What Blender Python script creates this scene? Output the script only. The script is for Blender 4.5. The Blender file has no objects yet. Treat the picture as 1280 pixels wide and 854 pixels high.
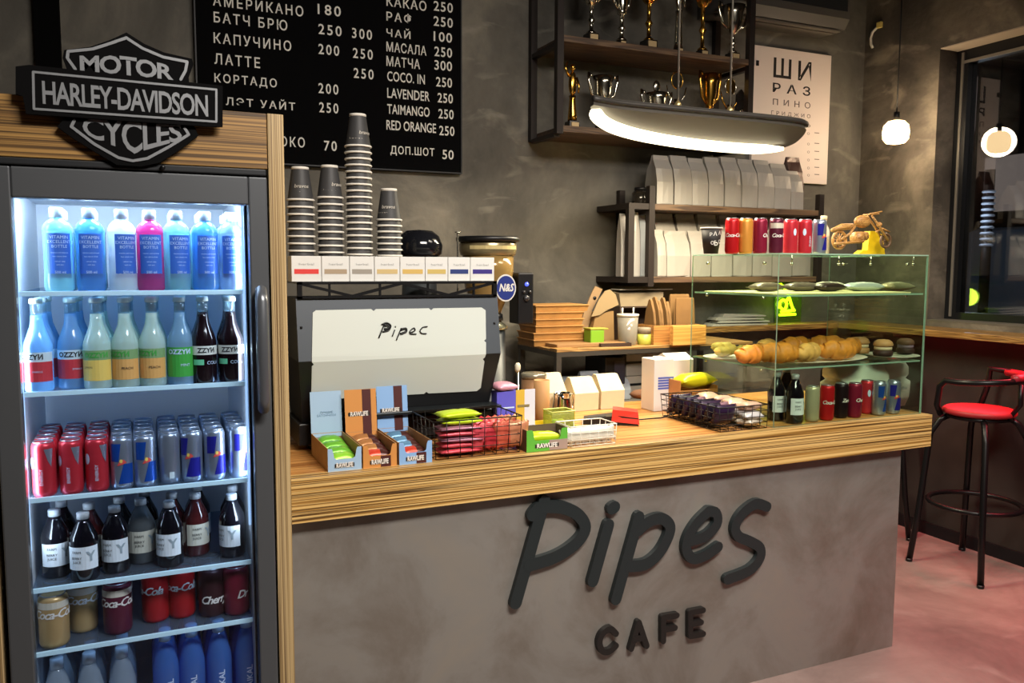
import bpy, bmesh, math, random
from mathutils import Vector, Matrix
random.seed(7)
S = bpy.context.scene
COL = S.collection
PI = math.pi
# ---------------------------------------------------------------- camera
FOC, YAW, PITCH, ROLL, EYE = 1034.2, math.radians(24.395), math.radians(5.169), math.radians(-0.197), 1.55
_f = Vector((math.sin(YAW)*math.cos(PITCH), math.cos(YAW)*math.cos(PITCH), -math.sin(PITCH)))
_r0 = Vector((math.cos(YAW), -math.sin(YAW), 0)); _d0 = _f.cross(_r0)
_r = math.cos(ROLL)*_r0 + math.sin(ROLL)*_d0
_d = -math.sin(ROLL)*_r0 + math.cos(ROLL)*_d0
CAMPOS = Vector((0, 0, EYE))
cam_d = bpy.data.cameras.new('camera'); cam = bpy.data.objects.new('camera', cam_d); COL.objects.link(cam)
cam_d.sensor_width = 36.0; cam_d.lens = 36.0*FOC/1280; cam_d.clip_start = 0.02
cam.matrix_world = Matrix(((_r.x, -_d.x, -_f.x, 0), (_r.y, -_d.y, -_f.y, 0), (_r.z, -_d.z, -_f.z, EYE), (0, 0, 0, 1)))
S.camera = cam
# ---------------------------------------------------------------- colour, world, room lights
S.view_settings.view_transform = 'Standard'; S.view_settings.look = 'None'
S.view_settings.exposure = 0.0; S.view_settings.gamma = 1.0; S.view_settings.use_curve_mapping = False
W = bpy.data.worlds.new('night'); S.world = W; W.use_nodes = True
W.node_tree.nodes['Background'].inputs[0].default_value = (0.05, 0.055, 0.07, 1)
W.node_tree.nodes['Background'].inputs[1].default_value = 0.25
def area(name, loc, aim, sx, sy, power, col):
    d = bpy.data.lights.new(name, 'AREA'); d.shape = 'RECTANGLE'; d.size = sx; d.size_y = sy; d.energy = power; d.color = col; d.spread = math.radians(125)
    o = bpy.data.objects.new(name, d); COL.objects.link(o); o.location = loc
    o.rotation_euler = (Vector(aim)-Vector(loc)).to_track_quat('-Z', 'Y').to_euler(); return o
area('hall_ceiling_light', (1.25, 0.2, 3.2), (1.3, 2.3, 0.5), 1.6, 0.5, 74, (1.0, .92, .83))
area('hall_ceiling_light', (2.9, 1.3, 3.25), (3.0, 2.2, 0.4), 1.2, 0.5, 22, (1.0, .88, .74))
# ---------------------------------------------------------------- pixel -> point helpers (1280x854 frame)
def _ray(x, y): return _r*((x-640)/FOC) + _d*((y-427)/FOC) + _f
def YP(x, y, Y): r = _ray(x, y); return CAMPOS + r*(Y/r.y)
def XP(x, y, X): r = _ray(x, y); return CAMPOS + r*(X/r.x)
def ZP(x, y, z): r = _ray(x, y); return CAMPOS + r*((z-EYE)/r.z)
# ---------------------------------------------------------------- materials
def lin(c):
    if isinstance(c, str):
        c = c.lstrip('#'); c = [int(c[i:i+2], 16)/255 for i in (0, 2, 4)]
    return tuple(((v/12.92) if v <= .04045 else ((v+.055)/1.055)**2.4) for v in c) + (1,)
_M = {}
def mat(name, color='808080', rough=.5, metal=0., emit=None, power=0., spec=.5, trans=0., ior=1.45, noise=0., nscale=20., bump=0., coat=0.):
    if name in _M: return _M[name]
    m = bpy.data.materials.new(name); m.use_nodes = True; nt = m.node_tree; b = nt.nodes['Principled BSDF']
    b.inputs['Base Color'].default_value = lin(color); b.inputs['Roughness'].default_value = rough; b.inputs['Metallic'].default_value = metal
    b.inputs['Specular IOR Level'].default_value = spec; b.inputs['Transmission Weight'].default_value = trans; b.inputs['IOR'].default_value = ior
    b.inputs['Coat Weight'].default_value = coat
    if emit: b.inputs['Emission Color'].default_value = lin(emit); b.inputs['Emission Strength'].default_value = power
    if noise or bump:
        tc = nt.nodes.new('ShaderNodeTexCoord'); n = nt.nodes.new('ShaderNodeTexNoise'); n.inputs['Scale'].default_value = nscale; n.inputs['Detail'].default_value = 5
        nt.links.new(tc.outputs['Object'], n.inputs['Vector'])
        if noise:
            h = nt.nodes.new('ShaderNodeHueSaturation'); h.inputs['Color'].default_value = lin(color)
            r = nt.nodes.new('ShaderNodeMapRange'); r.inputs[1].default_value = .3; r.inputs[2].default_value = .7; r.inputs[3].default_value = 1-noise; r.inputs[4].default_value = 1+noise
            nt.links.new(n.outputs['Fac'], r.inputs[0]); nt.links.new(r.outputs[0], h.inputs['Value']); nt.links.new(h.outputs[0], b.inputs['Base Color'])
        if bump:
            bp = nt.nodes.new('ShaderNodeBump'); bp.inputs['Strength'].default_value = bump; bp.inputs['Distance'].default_value = .01
            nt.links.new(n.outputs['Fac'], bp.inputs['Height']); nt.links.new(bp.outputs[0], b.inputs['Normal'])
    _M[name] = m; return m
def ramp(nt, stops):
    r = nt.nodes.new('ShaderNodeValToRGB'); e = r.color_ramp.elements
    while len(e) > 1: e.remove(e[-1])
    e[0].position = stops[0][0]; e[0].color = lin(stops[0][1])
    for p, c in stops[1:]: k = e.new(p); k.color = lin(c)
    return r
def glass(name, tint='ffffff', strength=.04, rough=.0, dens=0., facing=.55):
    # thin pane: see-through with a mirror share that grows towards grazing angles; dens = share of milky diffuse
    if name in _M: return _M[name]
    m = bpy.data.materials.new(name); m.use_nodes = True; nt = m.node_tree; nt.nodes.clear()
    out = nt.nodes.new('ShaderNodeOutputMaterial'); t = nt.nodes.new('ShaderNodeBsdfTransparent'); t.inputs[0].default_value = lin(tint)
    g = nt.nodes.new('ShaderNodeBsdfGlossy'); g.inputs['Roughness'].default_value = rough
    lw = nt.nodes.new('ShaderNodeLayerWeight'); lw.inputs[0].default_value = .5
    p = nt.nodes.new('ShaderNodeMath'); p.operation = 'POWER'; p.inputs[1].default_value = 4
    ma = nt.nodes.new('ShaderNodeMath'); ma.operation = 'MULTIPLY_ADD'; ma.inputs[1].default_value = facing; ma.inputs[2].default_value = strength
    nt.links.new(lw.outputs['Facing'], p.inputs[0]); nt.links.new(p.outputs[0], ma.inputs[0])
    mx = nt.nodes.new('ShaderNodeMixShader'); nt.links.new(ma.outputs[0], mx.inputs[0])
    src = t.outputs[0]
    if dens:
        d = nt.nodes.new('ShaderNodeBsdfDiffuse'); d.inputs[0].default_value = lin(tint); tr = nt.nodes.new('ShaderNodeBsdfTranslucent'); tr.inputs[0].default_value = lin(tint)
        a = nt.nodes.new('ShaderNodeMixShader'); a.inputs[0].default_value = .5; nt.links.new(d.outputs[0], a.inputs[1]); nt.links.new(tr.outputs[0], a.inputs[2])
        b = nt.nodes.new('ShaderNodeMixShader'); b.inputs[0].default_value = dens; nt.links.new(t.outputs[0], b.inputs[1]); nt.links.new(a.outputs[0], b.inputs[2]); src = b.outputs[0]
    nt.links.new(src, mx.inputs[1]); nt.links.new(g.outputs[0], mx.inputs[2]); nt.links.new(mx.outputs[0], out.inputs[0])
    _M[name] = m; return m
def emis(name, color, power):
    return mat(name, color, .5, emit=color, power=power)
def wood(name, dark, mid, light, axis='X', scale=60., rough=.42, stretch=.02, seed=0.):
    # striped laminate; grain runs along the axis
    if name in _M: return _M[name]
    m = bpy.data.materials.new(name); m.use_nodes = True; nt = m.node_tree; b = nt.nodes['Principled BSDF']; b.inputs['Roughness'].default_value = rough
    tc = nt.nodes.new('ShaderNodeTexCoord'); mp = nt.nodes.new('ShaderNodeMapping')
    sc = {'X': (stretch, 1, 1), 'Y': (1, stretch, 1), 'Z': (1, 1, stretch)}[axis]
    mp.inputs['Scale'].default_value = tuple(scale*v for v in sc); mp.inputs['Location'].default_value = (seed, seed*1.7, seed*.6)
    n = nt.nodes.new('ShaderNodeTexNoise'); n.inputs['Scale'].default_value = 1; n.inputs['Detail'].default_value = 1.5; n.inputs['Roughness'].default_value = .5
    nt.links.new(tc.outputs['Object'], mp.inputs[0]); nt.links.new(mp.outputs[0], n.inputs['Vector'])
    r = ramp(nt, [(.3, light), (.37, mid), (.42, dark), (.45, light), (.5, mid), (.53, dark), (.56, light), (.6, mid), (.63, dark), (.68, light), (.75, mid)])
    nt.links.new(n.outputs['Fac'], r.inputs[0]); nt.links.new(r.outputs[0], b.inputs['Base Color'])
    _M[name] = m; return m
def concrete(name, stops, scale=1.3, rough=.75, bump=.25, streak=True, fine=.12, marks='a09a8c'):
    if name in _M: return _M[name]
    m = bpy.data.materials.new(name); m.use_nodes = True; nt = m.node_tree; b = nt.nodes['Principled BSDF']; b.inputs['Roughness'].default_value = rough; L = nt.links.new
    tc = nt.nodes.new('ShaderNodeTexCoord')
    n = nt.nodes.new('ShaderNodeTexNoise'); n.inputs['Scale'].default_value = scale; n.inputs['Detail'].default_value = 7; n.inputs['Roughness'].default_value = .62; n.inputs['Distortion'].default_value = .5
    L(tc.outputs['Object'], n.inputs['Vector'])
    r = ramp(nt, stops); L(n.outputs['Fac'], r.inputs[0]); col = r.outputs[0]
    if streak:   # trowel marks
        mp = nt.nodes.new('ShaderNodeMapping'); mp.inputs['Rotation'].default_value = (.5, .6, .4); mp.inputs['Scale'].default_value = (3.2, 4.0, 8)
        n2 = nt.nodes.new('ShaderNodeTexNoise'); n2.inputs['Scale'].default_value = 1.0; n2.inputs['Detail'].default_value = 7; n2.inputs['Distortion'].default_value = .9
        L(tc.outputs['Object'], mp.inputs[0]); L(mp.outputs[0], n2.inputs['Vector'])
        mr = nt.nodes.new('ShaderNodeMapRange'); mr.inputs[1].default_value = .58; mr.inputs[2].default_value = .72; mr.inputs[4].default_value = .36; L(n2.outputs['Fac'], mr.inputs[0])
        mx = nt.nodes.new('ShaderNodeMix'); mx.data_type = 'RGBA'; mx.inputs[7].default_value = lin(marks)
        L(mr.outputs[0], mx.inputs[0]); L(col, mx.inputs[6]); col = mx.outputs[2]
    L(col, b.inputs['Base Color'])
    n3 = nt.nodes.new('ShaderNodeTexNoise'); n3.inputs['Scale'].default_value = 14; n3.inputs['Detail'].default_value = 8; L(tc.outputs['Object'], n3.inputs['Vector'])
    bp = nt.nodes.new('ShaderNodeBump'); bp.inputs['Strength'].default_value = bump; bp.inputs['Distance'].default_value = .02; L(n3.outputs['Fac'], bp.inputs['Height']); L(bp.outputs[0], b.inputs['Normal'])
    _M[name] = m; return m
# ---------------------------------------------------------------- mesh builder
class MB:
    def __init__(s): s.bm = bmesh.new(); s.mi = 0
    def _tag(s, faces):
        for f in faces: f.material_index = s.mi
    def box(s, x0, x1, y0, y1, z0, z1, bev=0., m=None, seg=2):
        b = s.bm; vs = [b.verts.new((x, y, z)) for x in (x0, x1) for y in (y0, y1) for z in (z0, z1)]
        q = [(0, 1, 3, 2), (4, 6, 7, 5), (0, 4, 5, 1), (2, 3, 7, 6), (0, 2, 6, 4), (1, 5, 7, 3)]
        fs = [b.faces.new([vs[i] for i in k]) for k in q]; s._tag(fs)
        if bev:
            es = list({e for f in fs for e in f.edges})
            r = bmesh.ops.bevel(b, geom=es, offset=bev, segments=seg, affect='EDGES', profile=.5)
            s._tag(r['faces']); vs = list({v for f in r['faces'] for v in f.verts} | {v for v in vs if v.is_valid})
        if m is not None: bmesh.ops.transform(b, matrix=m, verts=vs)
        return s
    def hull(s, bot, top):     # prism between two equal loops
        b = s.bm; A = [b.verts.new(p) for p in bot]; B = [b.verts.new(p) for p in top]; n = len(A)
        fs = [b.faces.new((A[i], A[(i+1) % n], B[(i+1) % n], B[i])) for i in range(n)]
        fs += [b.faces.new(A[::-1]), b.faces.new(B)]; s._tag(fs); return s
    def lathe(s, prof, c=(0, 0, 0), seg=20, caps=True, sy=1.):
        b = s.bm; rings = []
        for r, z in prof: rings.append([b.verts.new((c[0]+r*math.cos(2*PI*i/seg), c[1]+sy*r*math.sin(2*PI*i/seg), c[2]+z)) for i in range(seg)])
        fs = []
        for A, B in zip(rings, rings[1:]):
            for i in range(seg): fs.append(b.faces.new((A[i], A[(i+1) % seg], B[(i+1) % seg], B[i])))
        if caps:
            if prof[0][0] > 1e-6: fs.append(b.faces.new(rings[0][::-1]))
            if prof[-1][0] > 1e-6: fs.append(b.faces.new(rings[-1]))
        s._tag(fs)
        for f in fs: f.smooth = True
        return s
    def tube(s, pts, r, seg=8, closed=False):
        b = s.bm; P = [Vector(p) for p in pts]; n = len(P); rings = []
        up = None
        for i, p in enumerate(P):
            a = P[(i-1) % n] if (i > 0 or closed) else p; c = P[(i+1) % n] if (i < n-1 or closed) else p
            t = (c-a).normalized()
            if up is None or abs(t.dot(up)) > .98: up = Vector((0, 0, 1)) if abs(t.z) < .9 else Vector((1, 0, 0))
            u = t.cross(up).normalized(); v = u.cross(t); up = v
            rr = r[i] if isinstance(r, (list, tuple)) else r
            rings.append([b.verts.new(p+u*rr*math.cos(2*PI*k/seg)+v*rr*math.sin(2*PI*k/seg)) for k in range(seg)])
        fs = []; rng = range(n) if closed else range(n-1)
        for i in rng:
            A, B = rings[i], rings[(i+1) % n]
            for k in range(seg): fs.append(b.faces.new((A[k], B[k], B[(k+1) % seg], A[(k+1) % seg])))
        if not closed: fs += [b.faces.new(rings[0]), b.faces.new(rings[-1][::-1])]
        s._tag(fs)
        for f in fs: f.smooth = True
        return s
    def prism(s, poly, h0, h1, axis='Y', m=None):
        def P(a, c, h): return {'Y': (a, h, c), 'Z': (a, c, h), 'X': (h, a, c)}[axis]
        b = s.bm; A = [b.verts.new(P(a, c, h0)) for a, c in poly]; B = [b.verts.new(P(a, c, h1)) for a, c in poly]; n = len(A)
        fs = [b.faces.new((A[i], B[i], B[(i+1) % n], A[(i+1) % n])) for i in range(n)] + [b.faces.new(A), b.faces.new(B[::-1])]; s._tag(fs)
        if m is not None: bmesh.ops.transform(b, matrix=m, verts=A+B)
        return s
    def stroke(s, pts, w, h0, h1, axis='Y', seg=6):    # flat pen stroke with round ends, extruded
        P = [Vector((p[0], p[1])) for p in pts]; n = len(P); loopL, loopR = [], []
        s.nst = getattr(s, 'nst', 0)+1; h0 -= .0003*(s.nst % 6)
        W_ = [(w[i] if isinstance(w, (list, tuple)) else w)/2 for i in range(n)]
        for i, p in enumerate(P):
            t = (P[min(i+1, n-1)]-P[max(i-1, 0)]).normalized(); nn = Vector((-t.y, t.x)); loopL.append(p+nn*W_[i]); loopR.append(p-nn*W_[i])
        def cap(p, t, ww):
            a0 = math.atan2(t.y, t.x); return [p+Vector((math.cos(a0+PI/2-PI*k/seg), math.sin(a0+PI/2-PI*k/seg)))*ww for k in range(1, seg)]
        def P3(q, h): return {'Y': (q.x, h, q.y), 'Z': (q.x, q.y, h)}[axis]
        b = s.bm; fs = []
        mk = lambda Q: ([b.verts.new(P3(q, h0)) for q in Q], [b.verts.new(P3(q, h1)) for q in Q])
        La, Lb = mk(loopL); Ra, Rb = mk(loopR); Ea, Eb = mk(cap(P[-1], (P[-1]-P[-2]).normalized(), W_[-1])); Sa, Sb = mk(cap(P[0], (P[0]-P[1]).normalized(), W_[0]))
        for i in range(n-1): fs += [b.faces.new((La[i], La[i+1], Ra[i+1], Ra[i])), b.faces.new((Lb[i], Rb[i], Rb[i+1], Lb[i+1]))]
        fs += [b.faces.new([La[-1]]+Ea+[Ra[-1]]), b.faces.new(([Lb[-1]]+Eb+[Rb[-1]])[::-1]), b.faces.new([Ra[0]]+Sa+[La[0]]), b.faces.new(([Rb[0]]+Sb+[Lb[0]])[::-1])]
        oa = La+Ea+Ra[::-1]+Sa; ob = Lb+Eb+Rb[::-1]+Sb; k = len(oa)
        for i in range(k): fs.append(b.faces.new((oa[i], ob[i], ob[(i+1) % k], oa[(i+1) % k])))
        s._tag(fs); return s
    def blob(s, c, sx, sy, sz, seg=14, rings=9, jit=0., rnd=random, rot=0., flat=None):
        b = s.bm; R = []; ca, sa = math.cos(rot), math.sin(rot)
        for j in range(rings+1):
            th = PI*j/rings; ring = []
            for i in range(seg):
                a = 2*PI*i/seg; k = 1+jit*(rnd.random()-.5)
                x, y, z = sx*math.sin(th)*math.cos(a)*k, sy*math.sin(th)*math.sin(a)*k, -sz*math.cos(th)*k
                if flat is not None: z = max(z, flat)
                ring.append(b.verts.new((c[0]+x*ca-y*sa, c[1]+x*sa+y*ca, c[2]+z)))
            R.append(ring)
        fs = []
        for A, B in zip(R, R[1:]):
            for i in range(seg): fs.append(b.faces.new((A[i], A[(i+1) % seg], B[(i+1) % seg], B[i])))
        bmesh.ops.remove_doubles(b, verts=R[0]+R[-1], dist=1e-5)
        for f in fs:
            if f.is_valid: f.smooth = True; f.material_index = s.mi
        return s
    def mesh(s, tri): 
        vs = [s.bm.verts.new(v) for v in tri[0]]
        for f in tri[1]:
            try: s.bm.faces.new([vs[i] for i in f]).material_index = s.mi
            except ValueError: pass
        return s
    def build(s, name, mats, parent=None, loc=None, rotz=0., smooth_angle=None):
        me = bpy.data.meshes.new(name)
        bmesh.ops.recalc_face_normals(s.bm, faces=s.bm.faces[:]); s.bm.to_mesh(me); s.bm.free()
        for m in (mats if isinstance(mats, (list, tuple)) else [mats]): me.materials.append(m)
        o = bpy.data.objects.new(name, me); COL.objects.link(o)
        if parent is not None: o.parent = parent
        if loc is not None: o.location = loc
        o.rotation_euler.z = rotz
        return o
def tag(o, label=None, cat=None, group=None, kind=None):
    if label: o['label'] = label
    if cat: o['category'] = cat
    if group: o['group'] = group
    if kind: o['kind'] = kind
    return o
def thing(name, label, cat, loc=(0, 0, 0), rz=0., group=None):
    o = bpy.data.objects.new(name, None); COL.objects.link(o); o.location = loc; o.rotation_euler.z = rz; o.empty_display_size = .05
    return tag(o, label, cat, group)
def dup(root, loc, rz=0., label=None, group=None):
    r = root.copy(); COL.objects.link(r); r.location = loc; r.rotation_euler.z = rz
    if label: r['label'] = label
    if group: r['group'] = group
    for ch in list(root.children):
        c = ch.copy(); COL.objects.link(c); c.parent = r
        for g in list(ch.children):
            d = g.copy(); COL.objects.link(d); d.parent = c
    return r
class Kind:      # first use moves the prototype itself, later uses copy it
    def __init__(s, root): s.root = root; s.used = False
    def put(s, loc, rz=0., label=None, group=None):
        if not s.used:
            s.used = True; r = s.root; r.location = loc; r.rotation_euler.z = rz
            if label: r['label'] = label
            if group: r['group'] = group
            return r
        return dup(s.root, loc, rz, label, group)
# ---------------------------------------------------------------- lettering
_tc = {}
def glyphs(text, size=1., bold=0., res=2, space=1., shear=0., align='CENTER', sx=1., line=1., ext=0.):
    key = (text, size, bold, res, space, shear, align, sx, line, ext)
    if key not in _tc:
        c = bpy.data.curves.new('t', 'FONT'); c.body = text; c.size = size; c.offset = bold*size; c.resolution_u = res; c.space_character = space; c.shear = shear
        c.align_x = align; c.align_y = 'CENTER'; c.space_line = line; c.extrude = ext
        o = bpy.data.objects.new('t', c); COL.objects.link(o); bpy.context.view_layer.update()
        me = o.evaluated_get(bpy.context.evaluated_depsgraph_get()).to_mesh()
        V = [(v.co.x*sx, v.co.y, v.co.z) for v in me.vertices]; F = [tuple(p.vertices) for p in me.polygons]
        bpy.data.objects.remove(o); bpy.data.curves.remove(c); _tc[key] = (V, F)
    return _tc[key]
def text_xz(mb, text, x, z, y, fit=None, slant=0., **k):    # flat on a plane facing -Y ; fit = width in metres
    V, F = glyphs(text, **k)
    if fit:
        x0 = min(v[0] for v in V); x1 = max(v[0] for v in V); s = fit/(x1-x0); V = [(v[0]*s, v[1], v[2]) for v in V]
    mb.mesh(([(x+v[0], y-v[2], z+v[1]+slant*v[0]) for v in V], F)); return mb
def wrap(mb, V, F, R, a0=0., z=0.):      # bends a flat (x, z) mesh round an upright cylinder, cut finely enough to follow it
    t = bmesh.new(); vs = [t.verts.new((v[0], v[1], 0)) for v in V]
    for f in F:
        try: t.faces.new([vs[i] for i in f])
        except ValueError: pass
    st = R*math.radians(11); xs = [v[0] for v in V]; k = math.ceil(min(xs)/st)
    while k*st < max(xs):
        bmesh.ops.bisect_plane(t, geom=t.verts[:]+t.edges[:]+t.faces[:], plane_co=(k*st, 0, 0), plane_no=(1, 0, 0)); k += 1
    t.verts.index_update()
    mb.mesh(([(R*math.cos(a0+v.co.x/R), R*math.sin(a0+v.co.x/R), z+v.co.y) for v in t.verts], [tuple(v.index for v in f.verts) for f in t.faces])); t.free(); return mb
def text_cyl(mb, text, z, R, a0=-PI/2, vert=False, **k):     # lettering on a cylinder of radius R
    V, F = glyphs(text, **k)
    if vert: V = [(-v[1], v[0], v[2]) for v in V]
    return wrap(mb, V, F, R, a0, z)
def arc_patch(mb, R, a0, a1, z0, z1, n=10):                 # label patch on a cylinder
    A = [(R*math.cos(a0+(a1-a0)*i/n), R*math.sin(a0+(a1-a0)*i/n)) for i in range(n+1)]
    V = [(x, y, z0) for x, y in A]+[(x, y, z1) for x, y in A]; F = [(i, i+1, n+2+i, n+1+i) for i in range(n)]
    mb.mesh((V, F)); return mb
ORD = ['leftmost', 'second', 'third', 'fourth', 'fifth', 'sixth', 'seventh', 'eighth', 'ninth', 'tenth', 'eleventh', 'twelfth', 'thirteenth', 'fourteenth', 'fifteenth', 'sixteenth', 'seventeenth', 'eighteenth', 'nineteenth', 'twentieth', 'lowest', 'bottom']
def spl(P, k=5):
    out = []; n = len(P)
    for i in range(n-1):
        p0, p1, p2, p3 = P[max(i-1, 0)], P[i], P[i+1], P[min(i+2, n-1)]
        for j in range(k):
            t = j/k; out.append(tuple(.5*((2*b)+(-a+c)*t+(2*a-5*b+4*c-d)*t*t+(-a+3*b-3*c+d)*t**3) for a, b, c, d in zip(p0, p1, p2, p3)))
    out.append(P[-1]); return out
# ================================================================ room shell
FY, CT, YB, XW = 2.2, .962, 3.925, 4.19          # fridge front, counter top, back wall, right wall
CEIL = 3.45
m_wall = concrete('wall_plaster', [(.25, '312f2b'), (.42, '47443e'), (.56, '5f5b53'), (.72, '837d70')], 1.1, .8, .25)
m_wallr = concrete('wall_plaster_right', [(.25, '2a2622'), (.42, '403a34'), (.56, '5f574d'), (.72, '8d8273')], 1.6, .7, .35, marks='a89a88')
m_floor = concrete('floor_concrete', [(.25, '5c4f4b'), (.45, '7a6b66'), (.6, '8c7d77'), (.78, 'a09089')], 1.8, .55, .12, marks='a59a94')
m_ceil = mat('ceiling_paint', '1c1b1a', .9)
m_black = mat('black_metal', '17171a', .45, .3)
m_blackp = mat('black_plastic', '121214', .4)
m_dark = mat('dark_board', '141416', .6)
m_reveal = concrete('reveal_plaster', [(.25, '4a463f'), (.5, '5d574e'), (.75, '6c655b')], 2.5, .8, .2, False)
Z_ = 'Z'
def struct(o): o['kind'] = 'structure'; return o
struct(MB().box(-2.6, XW+.3, -3.2, YB+.15, -.12, 0).build('floor', m_floor))
struct(MB().box(-2.6, XW+.3, -3.2, YB+.15, CEIL, CEIL+.1).build('ceiling', m_ceil))
struct(MB().box(-2.6, XW+.25, YB, YB+.15, 0, CEIL).build('wall_back', m_wall))
struct(MB().box(-2.6, -2.45, -3.2, YB, 0, CEIL).build('wall_left', m_wall))
struct(MB().box(-2.45, XW+.25, -3.2, -3.05, 0, CEIL).build('wall_front', mat('front_wall_paint', '2b2927', .9)))
WY0, WY1, WZ0, WZ1, XG = .4, 3.385, 1.25, 2.79, 4.36
b = MB(); b.box(XW, XW+.25, -3.05, YB, 0, WZ0); b.box(XW, XW+.25, -3.05, YB, WZ1, CEIL); b.box(XW, XW+.25, WY1, YB, WZ0, WZ1); b.box(XW, XW+.25, -3.05, WY0, WZ0, WZ1)
struct(b.build('wall_right', m_wallr))
# dark panelled lower wall below the ledge
struct(MB().box(XW-.02, XW, -3.05, YB, 0, 1.17).build('trim_1', mat('lower_wall_paint', '2a2421', .7, noise=.25, nscale=6)))
struct(MB().box(-.335, -.245, YB-.05, YB, 0, CEIL).build('trim_2', mat('black_column', '060606', .95, spec=.1)))
struct(MB().box(XW-.034, XW-.02, -3.05, YB, 0, .07).build('baseboard_right', m_black))
struct(MB().box(-2.45, XW-.03, YB-.012, YB, 0, .07).build('baseboard_back', m_black))
win = struct(thing('window_1', None, None, (XG, 0, 0)))
m_frame = mat('window_frame_black', '16171a', .4, .2)
b = MB(); b.box(-.03, .05, WY1-.075, WY1-.002, WZ0, WZ1); b.box(-.03, .05, WY0+.002, WY0+.07, WZ0, WZ1); b.box(-.03, .05, WY0+.07, WY1-.075, WZ0, WZ0+.045); b.box(-.03, .05, WY0+.07, WY1-.075, WZ1-.075, WZ1-.002)
b.build('window_frame', m_frame, win)
b = MB(); b.box(-.037, -.03, WY1-.05, WY1-.035, WZ0+.02, WZ1-.02); b.box(-.037, -.03, WY0+.07, WY1-.05, WZ1-.082, WZ1-.066)
b.build('bead', mat('grey_bead', '8d8880', .35, .5), win)
MB().box(.006, .014, WY0+.07, WY1-.075, WZ0+.045, WZ1-.075).build('glass_pane', glass('window_glass', 'c8ccd2', .13, 0., 0., .5), win)
MB().box(XW-XG-.002, -.031, WY0+.004, WY1-.004, WZ0-.004, WZ0+.004).build('window_sill', m_reveal, win)
MB().box(XW-XG-.001, -.031, WY0+.004, WY1-.004, WZ1-.006, WZ1).build('soffit', mat('soffit_plaster', 'a89a8b', .8), win)
# ---------------------------------------------------------------- street beyond the window
struct(MB().box(4.6, 40, -20, 40, -.25, -.2).build('ground', mat('asphalt', '26262a', .6, noise=.3, nscale=3)))
o = thing('building', 'dark building across the street, seen through the window', 'building', (17, 15, -.2))
MB().box(-1, 9, -9, 16, 0, 9).build('facade', mat('night_facade', '3a3735', .9, noise=.2, nscale=1), o)
for zz, y0, y1 in ((2.9, -7.4, -5.5), (2.9, -5.1, -3.3), (4.6, -3, -1.6)): MB().box(-1.05, -1.0, y0, y1, zz, zz+1.1).build('window', mat('dim_lit_window', '5a5148', .4, emit='b7a394', power=.8), o)
o = thing('van', 'white van parked in the street beyond the window', 'van', (10.6, 6.0, -.2))
MB().box(-1.0, 1.0, -2.1, 1.3, .35, 2.25, .12).build('body', mat('van_white', 'a9b7c4', .35), o)
MB().hull([(-.95, 1.25, .35), (.95, 1.25, .35), (.95, 2.3, .35), (-.95, 2.3, .35)], [(-.9, 1.25, 2.1), (.9, 1.25, 2.1), (.85, 1.6, 1.9), (-.85, 1.6, 1.9)]).build('cab', mat('van_white'), o)
for x in (-.98, .98):
    for y in (-1.4, 1.4):
        b = MB(); b.tube([(x-.1, y, .34), (x+.1, y, .34)], .34, 20); b.build('wheel', m_blackp, o)
for x in (-.93, .8): MB().box(x, x+.13, 2.301, 2.34, .7, .85).build('lamp', emis('van_lamp', 'ffb49a', 3), o)
p = XP(1233, 300, 8.2)
o = thing('light_column', 'tall street column of stacked white lights outside the window', 'street light', (p.x, p.y, -.2))
MB().tube([(0, 0, 0), (0, 0, 2.78)], .05, 10).build('post', m_black, o)
for k in range(10):
    MB().lathe([(.052, 0), (.066, .008), (.066, .02), (.052, .028)], (0, 0, 1.98+k*.062), 14).build('light_ring', emis('column_light', 'aab2bc', .45), o)
d = bpy.data.lights.new('column_glow', 'POINT'); d.energy = 14; d.color = (.85, .92, 1); l = bpy.data.objects.new('column_glow', d); COL.objects.link(l); l.parent = o; l.location = (-.3, 0, 2.3)
# ---------------------------------------------------------------- wall ledge
m_oak = wood('ledge_wood', '5a3d22', '84602f', 'a8814a', 'Y', 40, .35, .05)
m_oakx = wood('ledge_wood_x', '5a3d22', '84602f', 'a8814a', 'X', 40, .35, .05)
LZ = 1.215
o = thing('bar_ledge', 'wooden bar ledge running round the corner under the window', 'ledge', (XW, YB, LZ))
MB().box(-.27, -.001, -4.6, -.001, -.035, 0, .004).build('board', m_oak, o)
MB().box(-1.31, -.271, -.135, -.002, -.035, 0, .004).build('board', m_oakx, o)
for y in (-.5, -1.5, -2.5, -3.5): MB().box(-.225, -.021, y, y+.03, -.06, -.0355).build('bracket', m_black, o)
led = thing('led_strip', 'red light strip fixed under the window ledge', 'light strip', (XW-.09, YB-.1, LZ-.0355))
MB().box(-.01, .01, -4.4, 0, -.012, 0).build('strip', emis('red_led', 'ff1830', 1.6), led)
d = bpy.data.lights.new('red_glow', 'AREA'); d.shape = 'RECTANGLE'; d.size = .1; d.size_y = 4.2; d.energy = 26; d.color = (1, .06, .09); d.spread = math.radians(110)
l = bpy.data.objects.new('red_glow', d); COL.objects.link(l); l.parent = led; l.location = (-.06, -2.3, -.03); l.rotation_euler = (0, .4, 0)
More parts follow.
